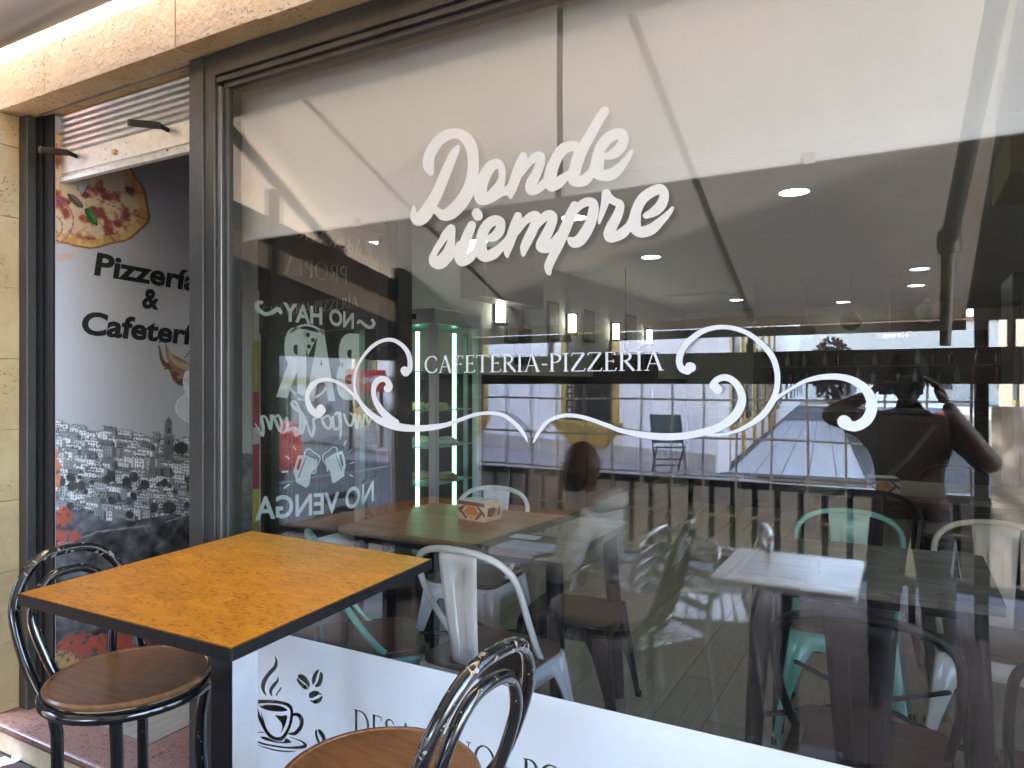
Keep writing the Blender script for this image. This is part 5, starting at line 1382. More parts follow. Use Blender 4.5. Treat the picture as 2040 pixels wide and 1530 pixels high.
MB().lathe([(.001, -.05), (.045, -.05), (.05, 0), (.045, .05), (.001, .05)], tuple(ar), 16).build('arm_elbow', DK, awn, world=True, smooth=True)
MB().tube([tuple(ar), (.172, -2.0, H + .40), (.165, -2.0, H + .17)], [.03, .026, .022], 12).build('hanging_crank', DK, awn, world=True, smooth=True)
na = thing('neighbour_awning', 'dark neighbouring awning beyond the right edge of the cream one', 'awning', (1.1, -1.9, 2.5))
mb = MB()
for i in range(8):
    s0 = .3 + 3.1 * i / 8; s1 = .3 + 3.1 * (i + 1) / 8
    mb.quad((.31, -s0, az(s0) + .02), (1.7, -s0, az(s0) + .02), (1.7, -s1, az(s1) + .02), (.31, -s1, az(s1) + .02))
mb.build('canvas_panel', mat('dark canvas', (.045, .042, .038), .85, var=.2), na, world=True, solid=.003)
MB().box((.375, -3.44, az(3.4) - .05), (1.7, -3.37, az(3.4) + .02)).build('front_bar', mat('dark grey bar', (.05, .048, .045), .5), na, world=True)
arm(-3.0, .5, -3.3, 1.9, -3.2, 3.33)
cb = MB().tube(cr_spline([(-2.95, -.125, 3.09), (-2.6, -.128, 3.02), (-2.2, -.13, 3.0), (-1.7, -.128, 3.015), (-.8, -.128, 3.0)], 5), .006, 8)
tag(cb.build('wall_cable', mat('white cable', (.7, .68, .62), .5), smooth=True), 'thin pale cable sagging along the top of the stone lintel', 'cable')

BK = mat('black barrier paint', (.012, .012, .013), .4)
LG = mat('pale grey slat', (.84, .84, .86), .5, var=.12)
SF = 3.3
# valance roll across the front
vr = thing('rolled_curtain', 'dark rolled curtain housing hanging along the terrace front', 'curtain roll', (-.8, -SF, 1.5))
MB().prism([(-SF - .05, H + .0), (-SF + .05, H + .0), (-SF + .07, H + .08), (-SF + .05, H + .215), (-SF - .05, H + .215), (-SF - .07, H + .1)], 'X', -3.1, .98).build('roll', mat('near black cloth', (.018, .017, .018), .7), vr, world=True, bevel=.01)
for x in (-2.4, -.9, .55): MB().box((x - .02, -SF - .02, H + .215), (x + .02, -SF + .02, az(3.3) - .10)).build('strap', BK, vr, world=True)
# posts
for x, lb in ((-3.14, 'black terrace post at the left corner'), (.405, 'black terrace post right of the photographer'), (.97, 'black terrace post at the right corner')):
    mb = MB().box((x - .035, -SF - .035, -.12), (x + .035, -SF + .035, az(3.3) - .1)); c = mb.build('terrace_post', BK, bevel=.004)
    tag(c, lb, 'post', 'black posts of the terrace enclosure')
mb = MB().box((-3.17, -1.23, -.12), (-3.11, -1.17, az(1.2) - .2)); tag(mb.build('terrace_post', BK, bevel=.004), 'black terrace post on the left side near the building', 'post', 'black posts of the terrace enclosure')

def curtain(label, p0, p1, z0, z1, dx, dz, wob=.004, panes=True, crumple=0):
    """clear sheet between two ground points with a welded grid"""
    a = Vector((p0[0], p0[1], 0)); b = Vector((p1[0], p1[1], 0)); L = (b - a).length; d = (b - a) / L; nrm = Vector((d.y, -d.x, 0))
    t = thing('clear_curtain', label, 'plastic curtain', ((a.x + b.x) / 2, (a.y + b.y) / 2, z0), group='clear plastic curtains round the terrace')
    def P(s, z): return a + d * s + Vector((0, 0, z)) + nrm * (wob * (math.sin(s * 9 + z * 5) + .6 * math.sin(s * 23 + z * 11)) + crumple * (math.sin(s * 31 + 5 * math.sin(z * 9)) * .5 + .5 * math.sin(z * 17 + 3 * math.sin(s * 12))))
    n = int(L / (.02 if crumple else .06)); m_ = int((z1 - z0) / (.03 if crumple else .10)) + 1; mb = MB()
    for i in range(n):
        for j in range(m_): mb.quad(P(L * i / n, z0 + (z1 - z0) * j / m_), P(L * (i + 1) / n, z0 + (z1 - z0) * j / m_), P(L * (i + 1) / n, z0 + (z1 - z0) * (j + 1) / m_), P(L * i / n, z0 + (z1 - z0) * (j + 1) / m_))
    o = mb.build('film', PVC if not crumple else CRM, t, world=True, smooth=True)
    if crumple: return t
    GR = mat('white welded thread', (.85, .88, .92), .5)
    x = .08
    mb = MB()
    while x < L:
        q = [P(x + .004 * math.sin(z * 7 + x * 3), z) for z in [z0 + (z1 - z0) * i / 16 for i in range(17)]]
        for u_, v_ in zip(q, q[1:]):
            mb.quad(u_ - d * .0075 + nrm * .003, u_ + d * .0075 + nrm * .003, v_ + d * .0075 + nrm * .003, v_ - d * .0075 + nrm * .003)
        x += dx
    z = z0 + .03
    while z < z1:
        q = [P(s, z + .003 * math.sin(s * 6)) for s in [L * i / 40 for i in range(41)]]
        for u_, v_ in zip(q, q[1:]):
            k = Vector((0, 0, .0075)); mb.quad(u_ - k + nrm * .0035, v_ - k + nrm * .0035, v_ + k + nrm * .0035, u_ + k + nrm * .0035)
        z += dz
    g_ = mb.build('welded_grid', GR, t, world=True); stuff(g_)
    return t
CRM = mat('crumpled silver film', (.85, .86, .88), .28, .25, var=.3, nscale=9, bump=.6, bscale=14)
curtain('clear gridded plastic curtain closing the terrace front, showing the street', (-3.1, -SF), (.36, -SF), .18, H + .01, .225, .265)
curtain('clear gridded plastic curtain on the left side of the terrace', (-3.14, -1.24), (-3.14, -2.3), .18, H + .16, .24, .30)
curtain('crumpled silvery plastic curtain hanging at the right of the terrace front', (.452, -SF + .03), (.93, -SF + .03), .50, H - .13, .3, .3, crumple=.012)
MB_ = MB().box((-3.22, -1.255, -.12), (-3.19, -.28, 2.3)); tag(MB_.build('side_panel', mat('dark side screen', (.03, .03, .032), .5), bevel=.003), 'added dark screen shutting out the sky on the left side of the terrace beside the building', 'screen')  # screen added to block the sky that the glass would mirror at the left
MB_ = MB().box((-3.17, -3.26, -.12), (-3.11, -2.31, 2.2)); tag(MB_.build('side_panel', mat('dark side screen', (.03, .03, .032), .5), bevel=.003), 'dark solid screen closing the left rear corner of the terrace', 'screen')

rl = thing('slatted_barrier', 'black railed barrier with pale grey upright slats along the terrace front', 'barrier', (-.8, -SF - .08, -.12))
MB().box((-3.1, -SF - .10, H - .72), (.96, -SF - .05, H - .67)).build('top_rail', BK, rl, world=True, bevel=.004)
MB().box((-3.1, -SF - .10, H - 1.26), (.96, -SF - .05, H - 1.20)).build('bottom_rail', BK, rl, world=True, bevel=.004)
sl = MB().box((-.052, -.009, -.242), (.052, .009, .242)).mesh('slat'); sl.materials.append(LG)
MB().box((-3.1, -SF - .16, H - 1.195), (.96, -SF - .14, H - .725)).build('backing_board', BK, rl, world=True)  # dark board added so that no street light shows through the slat gaps
x = -3.02
while x < .93:
    o = place('slat', sl, rl, bevel=0); o.location = Vector((x, -SF - .075, H - .962)) - rl.location; x += .147
for x in (-3.06, -1.5, .05, .94): MB().box((x - .02, -SF - .13, -.12), (x + .02, -SF - .10, H - .67)).build('support', BK, rl, world=True)

# ---------------------------------------------------------------- terrace furniture seen in reflection
wt = thing('white_table', 'square white topped terrace table reflected in the glass', 'table', (-.40, -1.38, -.12), 0)
MB().prism(rr(.26, .28, .02), 'Z', .725, .75).build('tabletop', mat('white laminate', (.72, .74, .78), .3), wt, bevel=.002)
MB().tube([(0, 0, .03), (0, 0, .725)], .035, 14).build('column', BLACKM, wt, smooth=True)
MB().box((-.2, -.035, 0), (.2, .035, .03)).box((-.035, -.2, 0), (.035, -.036, .03)).box((-.035, .036, 0), (.035, .2, .03)).build('base', BLACKM, wt, bevel=.004)
def alu_chair(label, loc, rz):
    t = thing('aluminium_chair', label, 'chair', loc, rz, 'slatted aluminium terrace chairs')
    for sx in (-1, 1):
        MB().tube(cr_spline([(sx * .24, .22, 0), (sx * .25, .20, .40), (sx * .26, .16, .62), (sx * .26, .0, .66), (sx * .26, -.18, .64), (sx * .23, -.24, .60)], 5), .0125, 10).build('arm_leg', ALU, t, smooth=True)
        MB().tube([(sx * .22, -.26, 0), (sx * .21, -.20, .44), (sx * .20, -.27, .72)], .0125, 10).build('rear_leg', ALU, t, smooth=True)
    MB().tube(cr_spline([(-.20, -.27, .72), (-.19, -.285, .79), (-.14, -.29, .81), (0, -.295, .815), (.14, -.29, .81), (.19, -.285, .79), (.20, -.27, .72)], 4), .0125, 10).build('top_bar', ALU, t, smooth=True)
    for k in range(4): MB().box((-.195, -.225 - .018 * k - .004, .52 + .065 * k), (.195, -.225 - .018 * k + .002, .555 + .065 * k)).build('back_slat', ALU, t, bevel=.003)
    for k in range(7): MB().box((-.215, -.19 + .055 * k, .430), (.215, -.145 + .055 * k, .440)).build('seat_slat', ALU, t, bevel=.003)
    MB().tube([(-.22, .19, .42), (.22, .19, .42)], .011, 8).build('front_bar', ALU, t)
    return t
ac = alu_chair('aluminium slatted chair nearest the seated man', (-1.02, -1.30, -.12), math.radians(35))
copytree(ac, (-.84, -1.74, -.12), math.radians(75), 'aluminium slatted chair between the seated man and the white table')
copytree(ac, (-1.30, -1.52, -.12), math.radians(90), 'aluminium slatted chair the bearded man sits on')

# ---------------------------------------------------------------- people
SKIN = mat('tanned skin', (.085, .048, .036), .5, var=.12, nscale=12)
SKIND = mat('shaded bald skin', (.10, .05, .038), .4, var=.1, nscale=12)
SHIRT = mat('dark maroon shirt', (.030, .010, .012), .8, var=.3)
HOOD = mat('grey hoodie cloth', (.66, .66, .68), .9, var=.2, nscale=20, bump=.3)
JEAN = mat('dark jeans', (.03, .035, .05), .85, var=.2)
BEARD = mat('black beard', (.012, .01, .01), .9, bump=.5, bscale=200)
def head(parent, c, yaw, s=1.0, skin=None, hair=None):
    """c: centre of skull; face towards local +y before yaw"""
    skin = skin or SKIN
    mb = MB(); n1, n2 = 18, 24
    V_ = {}
    for i in range(n1 + 1):
        ph = math.pi * i / n1
        for j in range(n2):
            a = 2 * math.pi * j / n2
            x = .075 * math.sin(ph) * math.cos(a); y = .095 * math.sin(ph) * math.sin(a); z = .118 * math.cos(ph)
            if z < 0: y += -.10 * z * (1 if y > 0 else .1) * .9; x *= 1 + z * 2.6; y *= 1 + z * .9
            if y > 0:
                fr_ = max(0, 1 - (x / .022) ** 2)
                if -.045 < z < .02: y += .022 * fr_ * (1 - abs(z + .022) / .045)
                for ex in (-.032, .032): y -= .010 * math.exp(-((x - ex) / .016) ** 2 - ((z - .012) / .013) ** 2)
                y += .006 * math.exp(-((x) / .03) ** 2 - ((z + .066) / .008) ** 2)
            V_[i, j] = (x * s, y * s, z * s)
    for i in range(n1):
        for j in range(n2): mb.quad(V_[i, j], V_[i, (j + 1) % n2], V_[i + 1, (j + 1) % n2], V_[i + 1, j])
    me = mb.mesh('head'); me.materials.append(skin); bm = bmesh.new(); bm.from_mesh(me); bmesh.ops.remove_doubles(bm, verts=bm.verts, dist=1e-5); bm.to_mesh(me); bm.free()
    o = place('head', me, parent, smooth=True); o.location = Vector(c) - parent.location; o.rotation_euler = (0, 0, yaw)
    for sx in (-1, 1):
        MB().lathe([(.001, -.006), (.014, -.006), (.022, .0), (.016, .006), (.001, .003)], (sx * .077 * s, -.002, -.008), 12, 'X').build('ear', skin, o, smooth=True)
        MB().lathe([(.001, -.011)] + [(.0115 * math.cos(b_), .0115 * math.sin(b_)) for b_ in (-1, -.5, 0, .5, 1)] + [(.001, .011)], (sx * .032 * s, .076 * s, .012 * s), 10).build('eye', mat('eye white', (.5, .48, .45), .2), o, smooth=True)
    MB().tube([(-.024 * s, .088 * s, -.062 * s), (0, .096 * s, -.061 * s), (.024 * s, .088 * s, -.062 * s)], .0045, 8).build('mouth', mat('lips', (.25, .09, .08), .5), o, smooth=True)
    return o
def hand(parent, wrist, dirv, palmn, side, m, curl=1.0, name='hand'):
    """palm + four fingers + thumb as one skinned surface each rooted in the palm"""
    wv = Vector(wrist); d = Vector(dirv).normalized(); n = Vector(palmn).normalized(); sd_ = d.cross(n).normalized() * side
    J = {'w': (*wv, .024, .017), 'p': (*(wv + d * .045), .034, .014), 'k': (*(wv + d * .078), .034, .012)}
    B = [('w', 'p'), ('p', 'k')]
    o = skin_mesh(name, J, B, m, parent, 2, world=True)
    for i, (off, L) in enumerate(((.028, .070), (.010, .080), (-.009, .075), (-.027, .060))):
        b0 = wv + d * .070 + sd_ * off
        pts = [b0, b0 + d * L * .42 + n * .008 * curl, b0 + d * L * .68 + n * .030 * curl, b0 + d * L * .72 + n * .055 * curl]
        Jf = {str(k): (*q, .0088 - .0008 * k) for k, q in enumerate(pts)}
        skin_mesh('finger', Jf, [('0', '1'), ('1', '2'), ('2', '3')], m, parent, 1, world=True)
    b0 = wv + d * .025 + sd_ * .024
    pts = [b0, b0 + d * .025 + sd_ * .022 + n * .012, b0 + d * .052 + sd_ * .026 + n * .03]
    skin_mesh('thumb', {str(k): (*q, .011 - .001 * k) for k, q in enumerate(pts)}, [('0', '1'), ('1', '2')], m, parent, 1, world=True)
    return o

# the photographer, standing behind the camera with a phone
ph = thing('person', 'person in a dark maroon shirt photographing the window with a phone, both elbows out', 'person', (.03, -2.03, -.12))
bj = {'pel': (.03, -2.05, .80, .145, .10), 'wai': (.03, -2.05, .95, .13, .095), 'che': (.03, -2.04, 1.12, .155, .10), 'nek': (.03, -2.02, 1.245, .06, .06), 'hd0': (.03, -1.995, 1.32, .048, .05),
      'shL': (-.14, -2.03, 1.195, .062), 'elL': (-.315, -1.90, 1.235, .043), 'wrL': (-.135, -1.765, 1.33, .026),
      'shR': (.20, -2.03, 1.185, .062), 'elR': (.345, -1.93, 1.02, .045), 'wrR': (.155, -1.765, 1.30, .026),
      'hiL': (-.06, -2.05, .74, .09), 'knL': (-.08, -2.03, .36, .062), 'anL': (-.09, -2.06, -.03, .042), 'toL': (-.10, -1.93, -.085, .035),
      'hiR': (.12, -2.05, .74, .09), 'knR': (.14, -2.03, .36, .062), 'anR': (.15, -2.06, -.03, .042), 'toR': (.16, -1.93, -.085, .035)}
bb = [('pel', 'wai'), ('wai', 'che'), ('che', 'nek'), ('nek', 'hd0'), ('che', 'shL'), ('shL', 'elL'), ('elL', 'wrL'), ('che', 'shR'), ('shR', 'elR'), ('elR', 'wrR'), ('pel', 'hiL'), ('hiL', 'knL'), ('knL', 'anL'), ('anL', 'toL'), ('pel', 'hiR'), ('hiR', 'knR'), ('knR', 'anR'), ('anR', 'toR')]
skin_mesh('body', bj, bb, SKIN, ph, 2, 0, True)
bod = [o for o in kids(ph) if o.name.startswith('body')][0]
clothing('shirt', bod, lambda c: .78 < c.z < (1.255 if abs(c.x - .03) < .075 else 1.3) and -.235 < c.x < .285 and c.y < -1.925, .010, SHIRT, ph)
clothing('trousers', bod, lambda c: -.05 < c.z < .83, .008, JEAN, ph)
hp = head(ph, (.02, -1.93, 1.40), 0)
mb = MB()
n1, n2 = 10, 24
for i in range(n1):
    for j in range(n2):
        def P(i, j):
            a = math.pi * .52 * i / n1; b_ = 2 * math.pi * j / n2
            return (.081 * math.sin(a) * math.cos(b_), .103 * math.sin(a) * math.sin(b_) - .004, .125 * math.cos(a) + .004 + (.0 if math.sin(b_) < 0 else .02 * math.sin(a)))
        mb.quad(P(i, j), P(i, j + 1), P(i + 1, j + 1), P(i + 1, j))
mb.build('hair', BEARD, hp, smooth=True)
hand(ph, (-.135, -1.765, 1.33), (.55, .25, .5), (.6, .2, -.4), 1, SKIN, .8)
hand(ph, (.155, -1.765, 1.30), (-.35, .25, .8), (-.6, .2, -.1), -1, SKIN, .8)
MB().tube([(.12, -1.93, 1.20), (.02, -1.915, 1.05), (-.10, -1.925, .92)], .012, 8).build('bag_strap', mat('grey strap', (.10, .10, .10), .6), ph, world=True)
MB().box((-.09, -1.71, 1.335), (.075, -1.70, 1.415)).build('phone', mat('phone shell', (.02, .02, .025), .15, coat=1), ph, world=True, bevel=.004)

# bearded bald man sitting on the terrace
mn = thing('person', 'seated bald bearded man in a grey hoodie facing left, seen in the reflection', 'person', (-1.31, -1.50, -.12))
mj = {'pel': (-1.27, -1.52, .36, .15, .12), 'wai': (-1.27, -1.52, .52, .13, .12), 'che': (-1.29, -1.51, .70, .165, .12), 'nek': (-1.33, -1.50, .835, .062), 'hd0': (-1.345, -1.50, .90, .05),
      'shL': (-1.30, -1.33, .765, .062), 'elL': (-1.36, -1.27, .52, .047), 'wrL': (-1.55, -1.36, .50, .028),
      'shR': (-1.30, -1.69, .765, .062), 'elR': (-1.38, -1.74, .52, .047), 'wrR': (-1.57, -1.64, .50, .028),
      'hiL': (-1.34, -1.42, .37, .085), 'knL': (-1.70, -1.40, .39, .062), 'anL': (-1.68, -1.40, -.02, .042), 'toL': (-1.81, -1.39, -.08, .035),
      'hiR': (-1.34, -1.62, .37, .085), 'knR': (-1.70, -1.64, .39, .062), 'anR': (-1.68, -1.64, -.02, .042), 'toR': (-1.81, -1.65, -.08, .035)}
skin_mesh('body', mj, bb, SKIND, mn, 2, 0, True)
bod = [o for o in kids(mn) if o.name.startswith('body')][0]
clothing('hoodie', bod, lambda c: c.x > -1.535 and c.z < .862 and (c.z > .455 or (c.x > -1.40 and c.z > .36)), .016, HOOD, mn)
clothing('trousers', bod, lambda c: -.05 < c.z < .475 and not (c.x > -1.40 and c.z > .40), .010, JEAN, mn)
skin_mesh('hood', {'a': (-1.24, -1.62, .82, .045), 'b': (-1.20, -1.51, .835, .075, .06), 'c': (-1.24, -1.40, .82, .045), 'd': (-1.33, -1.38, .80, .03), 'e': (-1.33, -1.64, .80, .03)}, [('b', 'a'), ('b', 'c'), ('c', 'd'), ('a', 'e')], HOOD, mn, 2, 0, True)
hm = head(mn, (-1.365, -1.50, .985), math.radians(90), 1.0, SKIND)
mb = MB()
for i in range(8):
    for j in range(14):
        def P(i, j):
            b_ = math.pi * (-.12 + 1.24 * j / 14); zf = i / 8
            r = 1.07; z = -.035 - .085 * zf
            k = 1 + z * 2.2
            return (.075 * r * k * math.cos(b_), (.105 * r * k * max(0, math.sin(b_)) + (-.10 * z if math.sin(b_) > 0 else 0)), z)
        mb.quad(P(i, j), P(i, j + 1), P(i + 1, j + 1), P(i + 1, j))
mb.build('beard', BEARD, hm, smooth=True, solid=.012)
MB().tube([(-.078, 0, .012), (-.06, .085, .014), (0, .104, .013), (.06, .085, .014), (.078, 0, .012)], .003, 6).build('glasses', BLACKM, hm)
hand(mn, (-1.55, -1.36, .50), (-.9, -.1, -.1), (0, -.2, -1), 1, SKIND, .5)
hand(mn, (-1.57, -1.64, .50), (-.9, .1, -.1), (0, .2, -1), -1, SKIND, .5)

# ================================================================== THE STREET (seen through the curtains, mirrored in the glass)
FB0 = Vector((-2.62, -10.0, 0)); FB1 = Vector((-8.98, -12.8, 0))
fd_ = (FB1 - FB0).normalized(); fn_ = Vector((-fd_.y, fd_.x, 0)) * -1
if fn_.y < 0: fn_ = -fn_
sd2 = Vector((-.098, -1.087, 0)).normalized(); sn2 = Vector((-sd2.y, sd2.x, 0))
if sn2.x < 0: sn2 = -sn2
WW = mat('white render', (.90, .88, .89), .85, var=.06, nscale=1.5, bump=.2)
YL = mat('mustard paint', (.48, .33, .09), .7, var=.08)
bldA = thing('white_house', 'white rendered house across the street with mustard window surrounds', 'house', (FB0.x, FB0.y, -.12))
mA = Matrix(((fd_.x, fn_.x, 0, FB0.x), (fd_.y, fn_.y, 0, FB0.y), (0, 0, 1, -.12), (0, 0, 0, 1)))
hA = 14.0
def onfac(u):   # distance along the facade for a picture column
    d = ray(u, 800); # solve (x,-D... mirrored
    # point = (d.x t, D - d.y t ...) mirrored y = -( -D + d.y t)
    A = np.array([[d.x, -fd_.x], [-d.y, -fd_.y]]); bvec = np.array([FB0.x, FB0.y - D])
    t_, s_ = np.linalg.solve(A, bvec); return s_, t_
def hat(u, v):
    s_, t_ = onfac(u); return s_, H + 0.12 + (765 - v) / F * t_
wins = []
for (ul, ur, vb, vt) in ((1130, 1222, 833, 700), (905, 965, 826, 700)):
    s1_, z1_ = hat(ur, vb); s2_, _ = hat(ul, vb); wins.append((s1_, s2_, z1_, z1_ + 1.7))
s0w = wins[1][1]; wins.append((s0w + 1.6, s0w + 2.8, wins[0][2], wins[0][3])); wins.append((s0w + 4.4, s0w + 5.6, wins[0][2], wins[0][3]))
mb = MB(); cur = 0.0; LW = 16.0
segs = sorted(wins)
zw0, zw1 = min(w_[2] for w_ in wins), min(w_[2] for w_ in wins) + 1.7
for (a, b, z0_, z1_) in segs:
    mb.box((cur, -.3, 0), (a, 0, hA), mA); mb.box((a, -.3, 0), (b, 0, zw0), mA); mb.box((a, -.3, zw1), (b, 0, hA), mA); cur = b
mb.box((cur, -.3, 0), (LW, 0, hA), mA)
# side wall along the side street and a back
m2 = Matrix(((sd2.x, sn2.x, 0, FB0.x), (sd2.y, sn2.y, 0, FB0.y), (0, 0, 1, -.12), (0, 0, 0, 1)))
mb.box((.3, -.3, 0), (45, 0, hA), m2)
mb.box((0, -9, hA), (LW, .15, hA + .2), mA)
mb.build('wall', WW, bldA, world=True)
DARK = mat('dark window inside', (.05, .045, .04), .3)
IRON = mat('dark iron grille', (.03, .028, .026), .5)
for (a, b, _, _) in segs:
    z0_, z1_ = zw0, zw1
    MB().box((a - .14, -.005, z0_), (a, .05, z1_ + .14), mA).box((b, -.005, z0_), (b + .14, .05, z1_ + .14), mA).box((a, -.005, z1_ + .001), (b, .05, z1_ + .14), mA).build('window_surround', YL, bldA, world=True)
    k = MB(); pts = [(a - .25, 0), (b + .25, 0), (b + .18, -.12), (b - .2, -.50), (a + .2, -.50), (a - .18, -.12)]
    vs = []
    for d_ in (-.01, .22): vs.append([mA @ Vector((p[0], d_ if p[1] > -.3 else min(d_, .06), z0_ - .002 + p[1])) for p in pts])
    k.poly(vs[0]); k.poly(vs[1]); [k.quad(vs[0][i], vs[0][(i + 1) % 6], vs[1][(i + 1) % 6], vs[1][i]) for i in range(6)]
    k.build('window_corbel', YL, bldA, world=True)
    MB().box((a, -.2, z0_), (b, -.17, z1_), mA).build('pane', DARK, bldA, world=True)
    gm = MB()
    n_ = 9
    for i in range(n_ + 1):
        s_ = a + (b - a) * i / n_; gm.box((s_ - .012, .0, z0_), (s_ + .012, .02, z1_), mA)
    for i in range(14):
        zq = z0_ + (z1_ - z0_) * i / 13; gm.box((a, .021, zq - .018), (b, .035, zq + .018), mA)
    gm.build('grille', IRON, bldA, world=True)
# upper floor windows
for i in range(4):
    a = 1.2 + 3.2 * i
    MB().box((a, .001, 4.2), (a + 1.0, .05, 5.9), mA).build('upper_window', mat('brown shutter', (.10, .06, .04), .6), bldA, world=True)
    MB().box((a - .12, .001, 4.05), (a + 1.12, .09, 4.19), mA).build('window_sill', YL, bldA, world=True)
for i in range(6):   # mustard pilasters and doors along the side street
    a = 1.0 + 2.6 * i
    MB().box((a, .001, .0), (a + .28, .06, 3.6), m2).build('pilaster', YL, bldA, world=True)
    MB().box((a + .9, .001, .75), (a + 1.8, .05, 2.4), m2).build('side_window', DARK, bldA, world=True)
    MB().box((a + .8, .002, .60), (a + 1.9, .12, .74), m2).build('window_sill', YL, bldA, world=True)
for i in range(7):
    a = 1.4 + 5 * i
    MB().box((16 + a, .001, .75), (17.2 + a, .05, 2.4), m2).build('side_window', DARK, bldA, world=True)
MB().box((.05, .001, 0), (LW, .03, .35), mA).build('plinth', mat('stained plinth', (.50, .46, .42), .85, var=.25, nscale=3), bldA, world=True)
# pavements, road
PV = mat('grey brown pavement', (.34, .29, .28), .8, var=.2, nscale=4, bump=.15)
pv = struct(MB().box((-.9, .001, -.02), (LW + 4, 2.6, .06), mA).build('pavement', PV))
pv2 = struct(MB().box((-.2, .003, -.02), (40, 2.2, .0605), m2).build('side_pavement', GROUT))
LT = mat('pale pavement tile', (.42, .42, .44), .6, var=.12, nscale=5)
tm = MB().box((-.19, -.19, 0), (.19, .19, .006)).mesh('paving_tile'); tm.materials.append(LT)
for i in range(44):
    for j in range(5):
        o = place('paving_tile', tm, pv2); q = m2 @ Vector((.35 + .4 * i, .35 + .4 * j, .0612)); o.location = q; o.rotation_euler = (0, 0, math.atan2(sd2.y, sd2.x))
struct(MB().box((-30, -9.2, -.144), (30, -3.95, -.1385)).build('road', mat('asphalt', (.06, .06, .065), .85, var=.2, nscale=3, bump=.3, bscale=120)))
struct(MB().box((-1.2, 2.25, -.024), (45, 8.0, -.0175), m2).build('side_road', mat('asphalt', (), 0)))
# opposite side of the side street
bldB = thing('cream_house', 'cream house on the far side of the side street', 'house', (3.2, -12, -.12))
mbB = MB().box((5.5 - 2.0, -34, -.12), (12, -10.5, 7.5)); mbB.build('wall', mat('cream render', (.58, .50, .38), .85, var=.08), bldB, world=True)
for i in range(5):
    MB().box((3.45, -13.2 - 4 * i, .8), (3.499, -12.1 - 4 * i, 2.4)).build('window', DARK, bldB, world=True)
    MB().box((3.40, -13.3 - 4 * i, .65), (3.499, -12.0 - 4 * i, .79)).build('window_sill', YL, bldB, world=True)
for i in range(2):
    MB().box((4.4 + 2.8 * i, -10.499, .8), (5.6 + 2.8 * i, -10.45, 2.4)).build('window', DARK, bldB, world=True)
bldC = thing('far_house', 'bright far house closing the end of the side street', 'house', (-3, -58, -.12))
MB().box((-16, -66, -.12), (10, -60, 6)).build('wall', mat('pale far render', (.7, .66, .58), .85), bldC, world=True)
for i in range(6): MB().box((-14 + 4 * i, -59.99, 1), (-12.8 + 4 * i, -59.9, 2.6)).build('window', DARK, bldC, world=True)
MB().box((-16.3, -66.2, 6.001), (10.3, -59.7, 6.3)).build('roof', mat('clay roof', (.35, .15, .09), .8), bldC, world=True)
# left: building at the end of the terrace side with a red shop sign
bldD = thing('left_shop', 'pale shop building down the street at the left', 'shop', (-16, -6, -.12))
MB().box((-19, -13.6, -.12), (-13.5, -1.5, 6)).build('wall', mat('pale shop render', (.55, .52, .50), .85, var=.1), bldD, world=True)
for i in range(4): MB().box((-13.499, -11.3 + 2.5 * i, .0), (-13.45, -9.7 + 2.5 * i, 1.25)).build('shop_window', DARK, bldD, world=True)
MB().box((-13.499, -13.5, 1.42), (-13.40, -1.8, 1.50)).build('cornice', YL, bldD, world=True)
def on_left(u, v, X):   # mirrored ray on a plane x = X
    d = ray(u, v); t_ = X / d.x; return Vector((X, D - d.y * t_, H + d.z * t_))
a = on_left(692, 752, -10.5); b = on_left(765, 735, -10.5)
sg = thing('red_shop_sign', 'red shop sign with white lettering hung beyond the terrace', 'sign', (-10.5, (a.y + b.y) / 2, 1.3))
MB().box((-10.55, min(a.y, b.y), H - .18), (-10.45, max(a.y, b.y), H + .32)).build('board', mat('red sign paint', (.50, .03, .03), .4), sg, world=True, bevel=.01)
ya, yb = sorted((a.y, b.y)); 
text_on('sign_lettering', 'Sivo', Vector((-10.445, ya + .15, H + .02)), Vector((-10.445, ya + (yb - ya) * .7, H + .02)), .18, mat('white sign paint', (.8, .8, .8), .5), sg, offset=.02, world=True)
for yy in (ya + .1, yb - .1): MB().box((-10.53, yy - .03, -.12), (-10.47, yy + .03, H - .181)).build('post', IRON, sg, world=True)

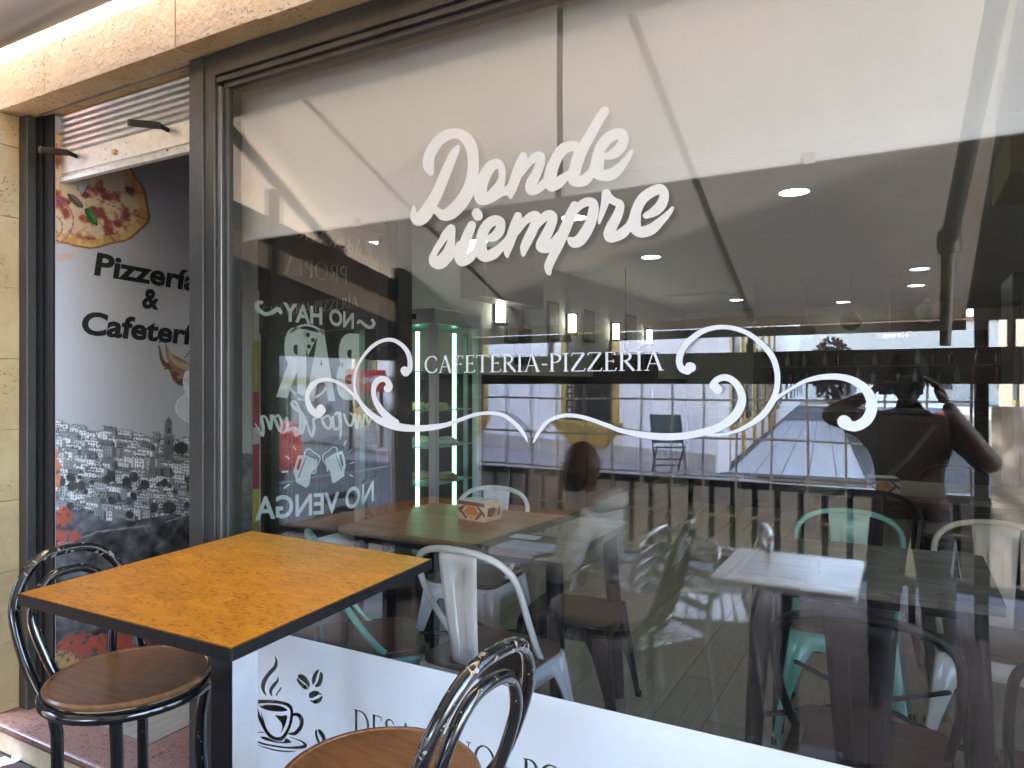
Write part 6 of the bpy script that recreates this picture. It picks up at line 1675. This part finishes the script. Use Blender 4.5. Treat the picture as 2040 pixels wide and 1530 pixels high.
def car(label, colr, loc, rz):
    t = thing('parked_car', label, 'car', loc, rz)
    P_ = mat('car paint ' + label[:12], colr, .25, .2, coat=1)
    GLD = mat('dark car glass', (.03, .04, .05), .06, coat=1)
    prof = [(-2.0, .35), (-2.02, .62), (-1.95, .85), (-1.55, .93), (-1.15, .97), (-.55, 1.38), (.1, 1.46), (.9, 1.42), (1.5, 1.05), (1.92, .98), (2.02, .70), (2.0, .35), (1.62, .30), (1.55, .52), (1.3, .62), (1.02, .52), (.95, .28), (-.95, .28), (-1.02, .52), (-1.3, .62), (-1.55, .52), (-1.62, .30)]
    mb = MB(); rows = []
    for y, k in ((-.84, .93), (-.86, 1), (-.6, 1), (.6, 1), (.86, 1), (.84, .93)):
        rows.append([(x * (1 if abs(y) < .8 else .985), y * (1 - max(0, z - .9) * .30), .28 + (z - .28) * (1 if abs(y) < .8 else .985)) for x, z in prof])
    for a_, b_ in zip(rows, rows[1:]):
        for i in range(len(prof)): mb.quad(a_[i], a_[(i + 1) % len(prof)], b_[(i + 1) % len(prof)], b_[i])
    mb.poly(rows[0]); mb.poly(rows[-1][::-1]); mb.build('body', P_, t, smooth=True)
    for sy in (-1, 1):
        yk = lambda z: sy * (.862 * (1 - max(0, z - .9) * .30) + .004)
        q = [(-1.0, 1.0), (-.5, 1.33), (.1, 1.385), (.1, 1.0)]; MB().poly([(x, yk(z), z) for x, z in q]).build('side_window', GLD, t)
        q = [(.16, 1.0), (.16, 1.385), (.85, 1.35), (1.3, 1.03)]; MB().poly([(x, yk(z), z) for x, z in q]).build('side_window', GLD, t)
        MB().box((-2.03, sy * .62 - .14, .66), (-1.93, sy * .62 + .14, .80)).build('headlight', mat('lamp glass', (.7, .7, .7), .1), t, bevel=.02)
        MB().box((1.96, sy * .68 - .1, .70), (2.035, sy * .68 + .1, .88)).build('tail_light', mat('red lamp', (.4, .02, .02), .2), t, bevel=.02)
        for x in (-1.28, 1.28):
            wh = MB().lathe([(.001, -.1), (.24, -.1), (.31, -.09), (.32, 0), (.31, .09), (.24, .1), (.001, .1)], (x, sy * .78, .32), 22, 'Y').build('wheel', mat('tyre', (.02, .02, .02), .8), t, smooth=True)
            MB().lathe([(.001, -.012), (.19, -.012), (.2, 0), (.001, 0)], (x, sy * .885, .32), 16, 'Y').build('rim', ALU, wh)
    MB().quad((-1.16, -.66, .985), (-1.16, .66, .985), (-.575, .60, 1.39), (-.575, -.60, 1.39)).build('windscreen', GLD, t)
    MB().box((-2.045, -.26, .42), (-2.015, .26, .53)).build('number_plate', mat('plate white', (.7, .7, .68), .4), t)
    return t
car('red parked car in the street at the left, behind the side curtain', (.42, .02, .025), (-9.3, -4.9, -.138), math.radians(8))
car('silver blue parked car in the side street', (.30, .36, .44), (-.1, -19.0, -.138), math.radians(85))
car('dark grey parked car further down the side street', (.06, .065, .07), (-.9, -25.5, -.138), math.radians(85))
# folding chair on the pavement opposite
s_, t_ = onfac(1330); d = ray(1330, 945); tt = (H + .06) / -d.z
q = Vector((d.x * tt, D - d.y * tt, -.06))
fc = thing('folding_chair', 'dark green folding chair standing alone on the pavement before the white house', 'chair', tuple(q), math.radians(-28))
GNK = mat('dark green cloth', (.03, .045, .04), .7); TB = mat('dark tube', (.03, .03, .03), .4)
for sx in (-1, 1):
    MB().tube([(sx * .24, .25, 0), (sx * .24, -.22, .93)], .014, 8).build('back_leg', TB, fc)
    MB().tube([(sx * .21, -.25, 0), (sx * .21, .20, .46)], .014, 8).build('front_leg', TB, fc)
MB().quad((-.235, -.04, .50), (.235, -.04, .50), (.235, -.24, .94), (-.235, -.24, .94)).build('backrest', GNK, fc, solid=.02)
MB().quad((-.22, -.06, .42), (.22, -.06, .42), (.22, .30, .46), (-.22, .30, .46)).build('seat', GNK, fc, solid=.02)
MB().tube([(-.21, -.12, .13), (.21, -.12, .13)], .012, 8).build('cross_bar', TB, fc)
MB().tube([(-.24, .12, .25), (.24, .12, .25)], .012, 8).build('cross_bar', TB, fc)
# slim tree and litter bin in the side street
tr = thing('street_tree', 'small dark reddish leaved tree at the far end of the side street', 'tree', (-2.2, -26, -.12))
MB().tube([(0, 0, 0), (.05, 0, 1.0), (.0, .05, 2.0)], [.09, .07, .05], 8).build('trunk', mat('bark', (.08, .06, .05), .9), tr, smooth=True)
rt_ = random.Random(6); mb = MB()
for i in range(1400):
    a = rt_.uniform(0, 6.28); b_ = math.acos(rt_.uniform(-1, 1)); r = .95 * rt_.random() ** .4
    c = Vector((r * math.sin(b_) * math.cos(a) * .8, r * math.sin(b_) * math.sin(a) * .8, 2.0 + r * math.cos(b_) * 1.3)); 
    e = Vector((rt_.gauss(0, 1), rt_.gauss(0, 1), rt_.gauss(0, 1))).normalized() * .09; f_ = e.cross(Vector((rt_.gauss(0, 1), rt_.gauss(0, 1), 1))).normalized() * .06
    mb.quad(c - e, c + f_, c + e, c - f_)
mb.build('crown', mat('reddish leaves', (.09, .05, .05), .7, rand=.2), tr)
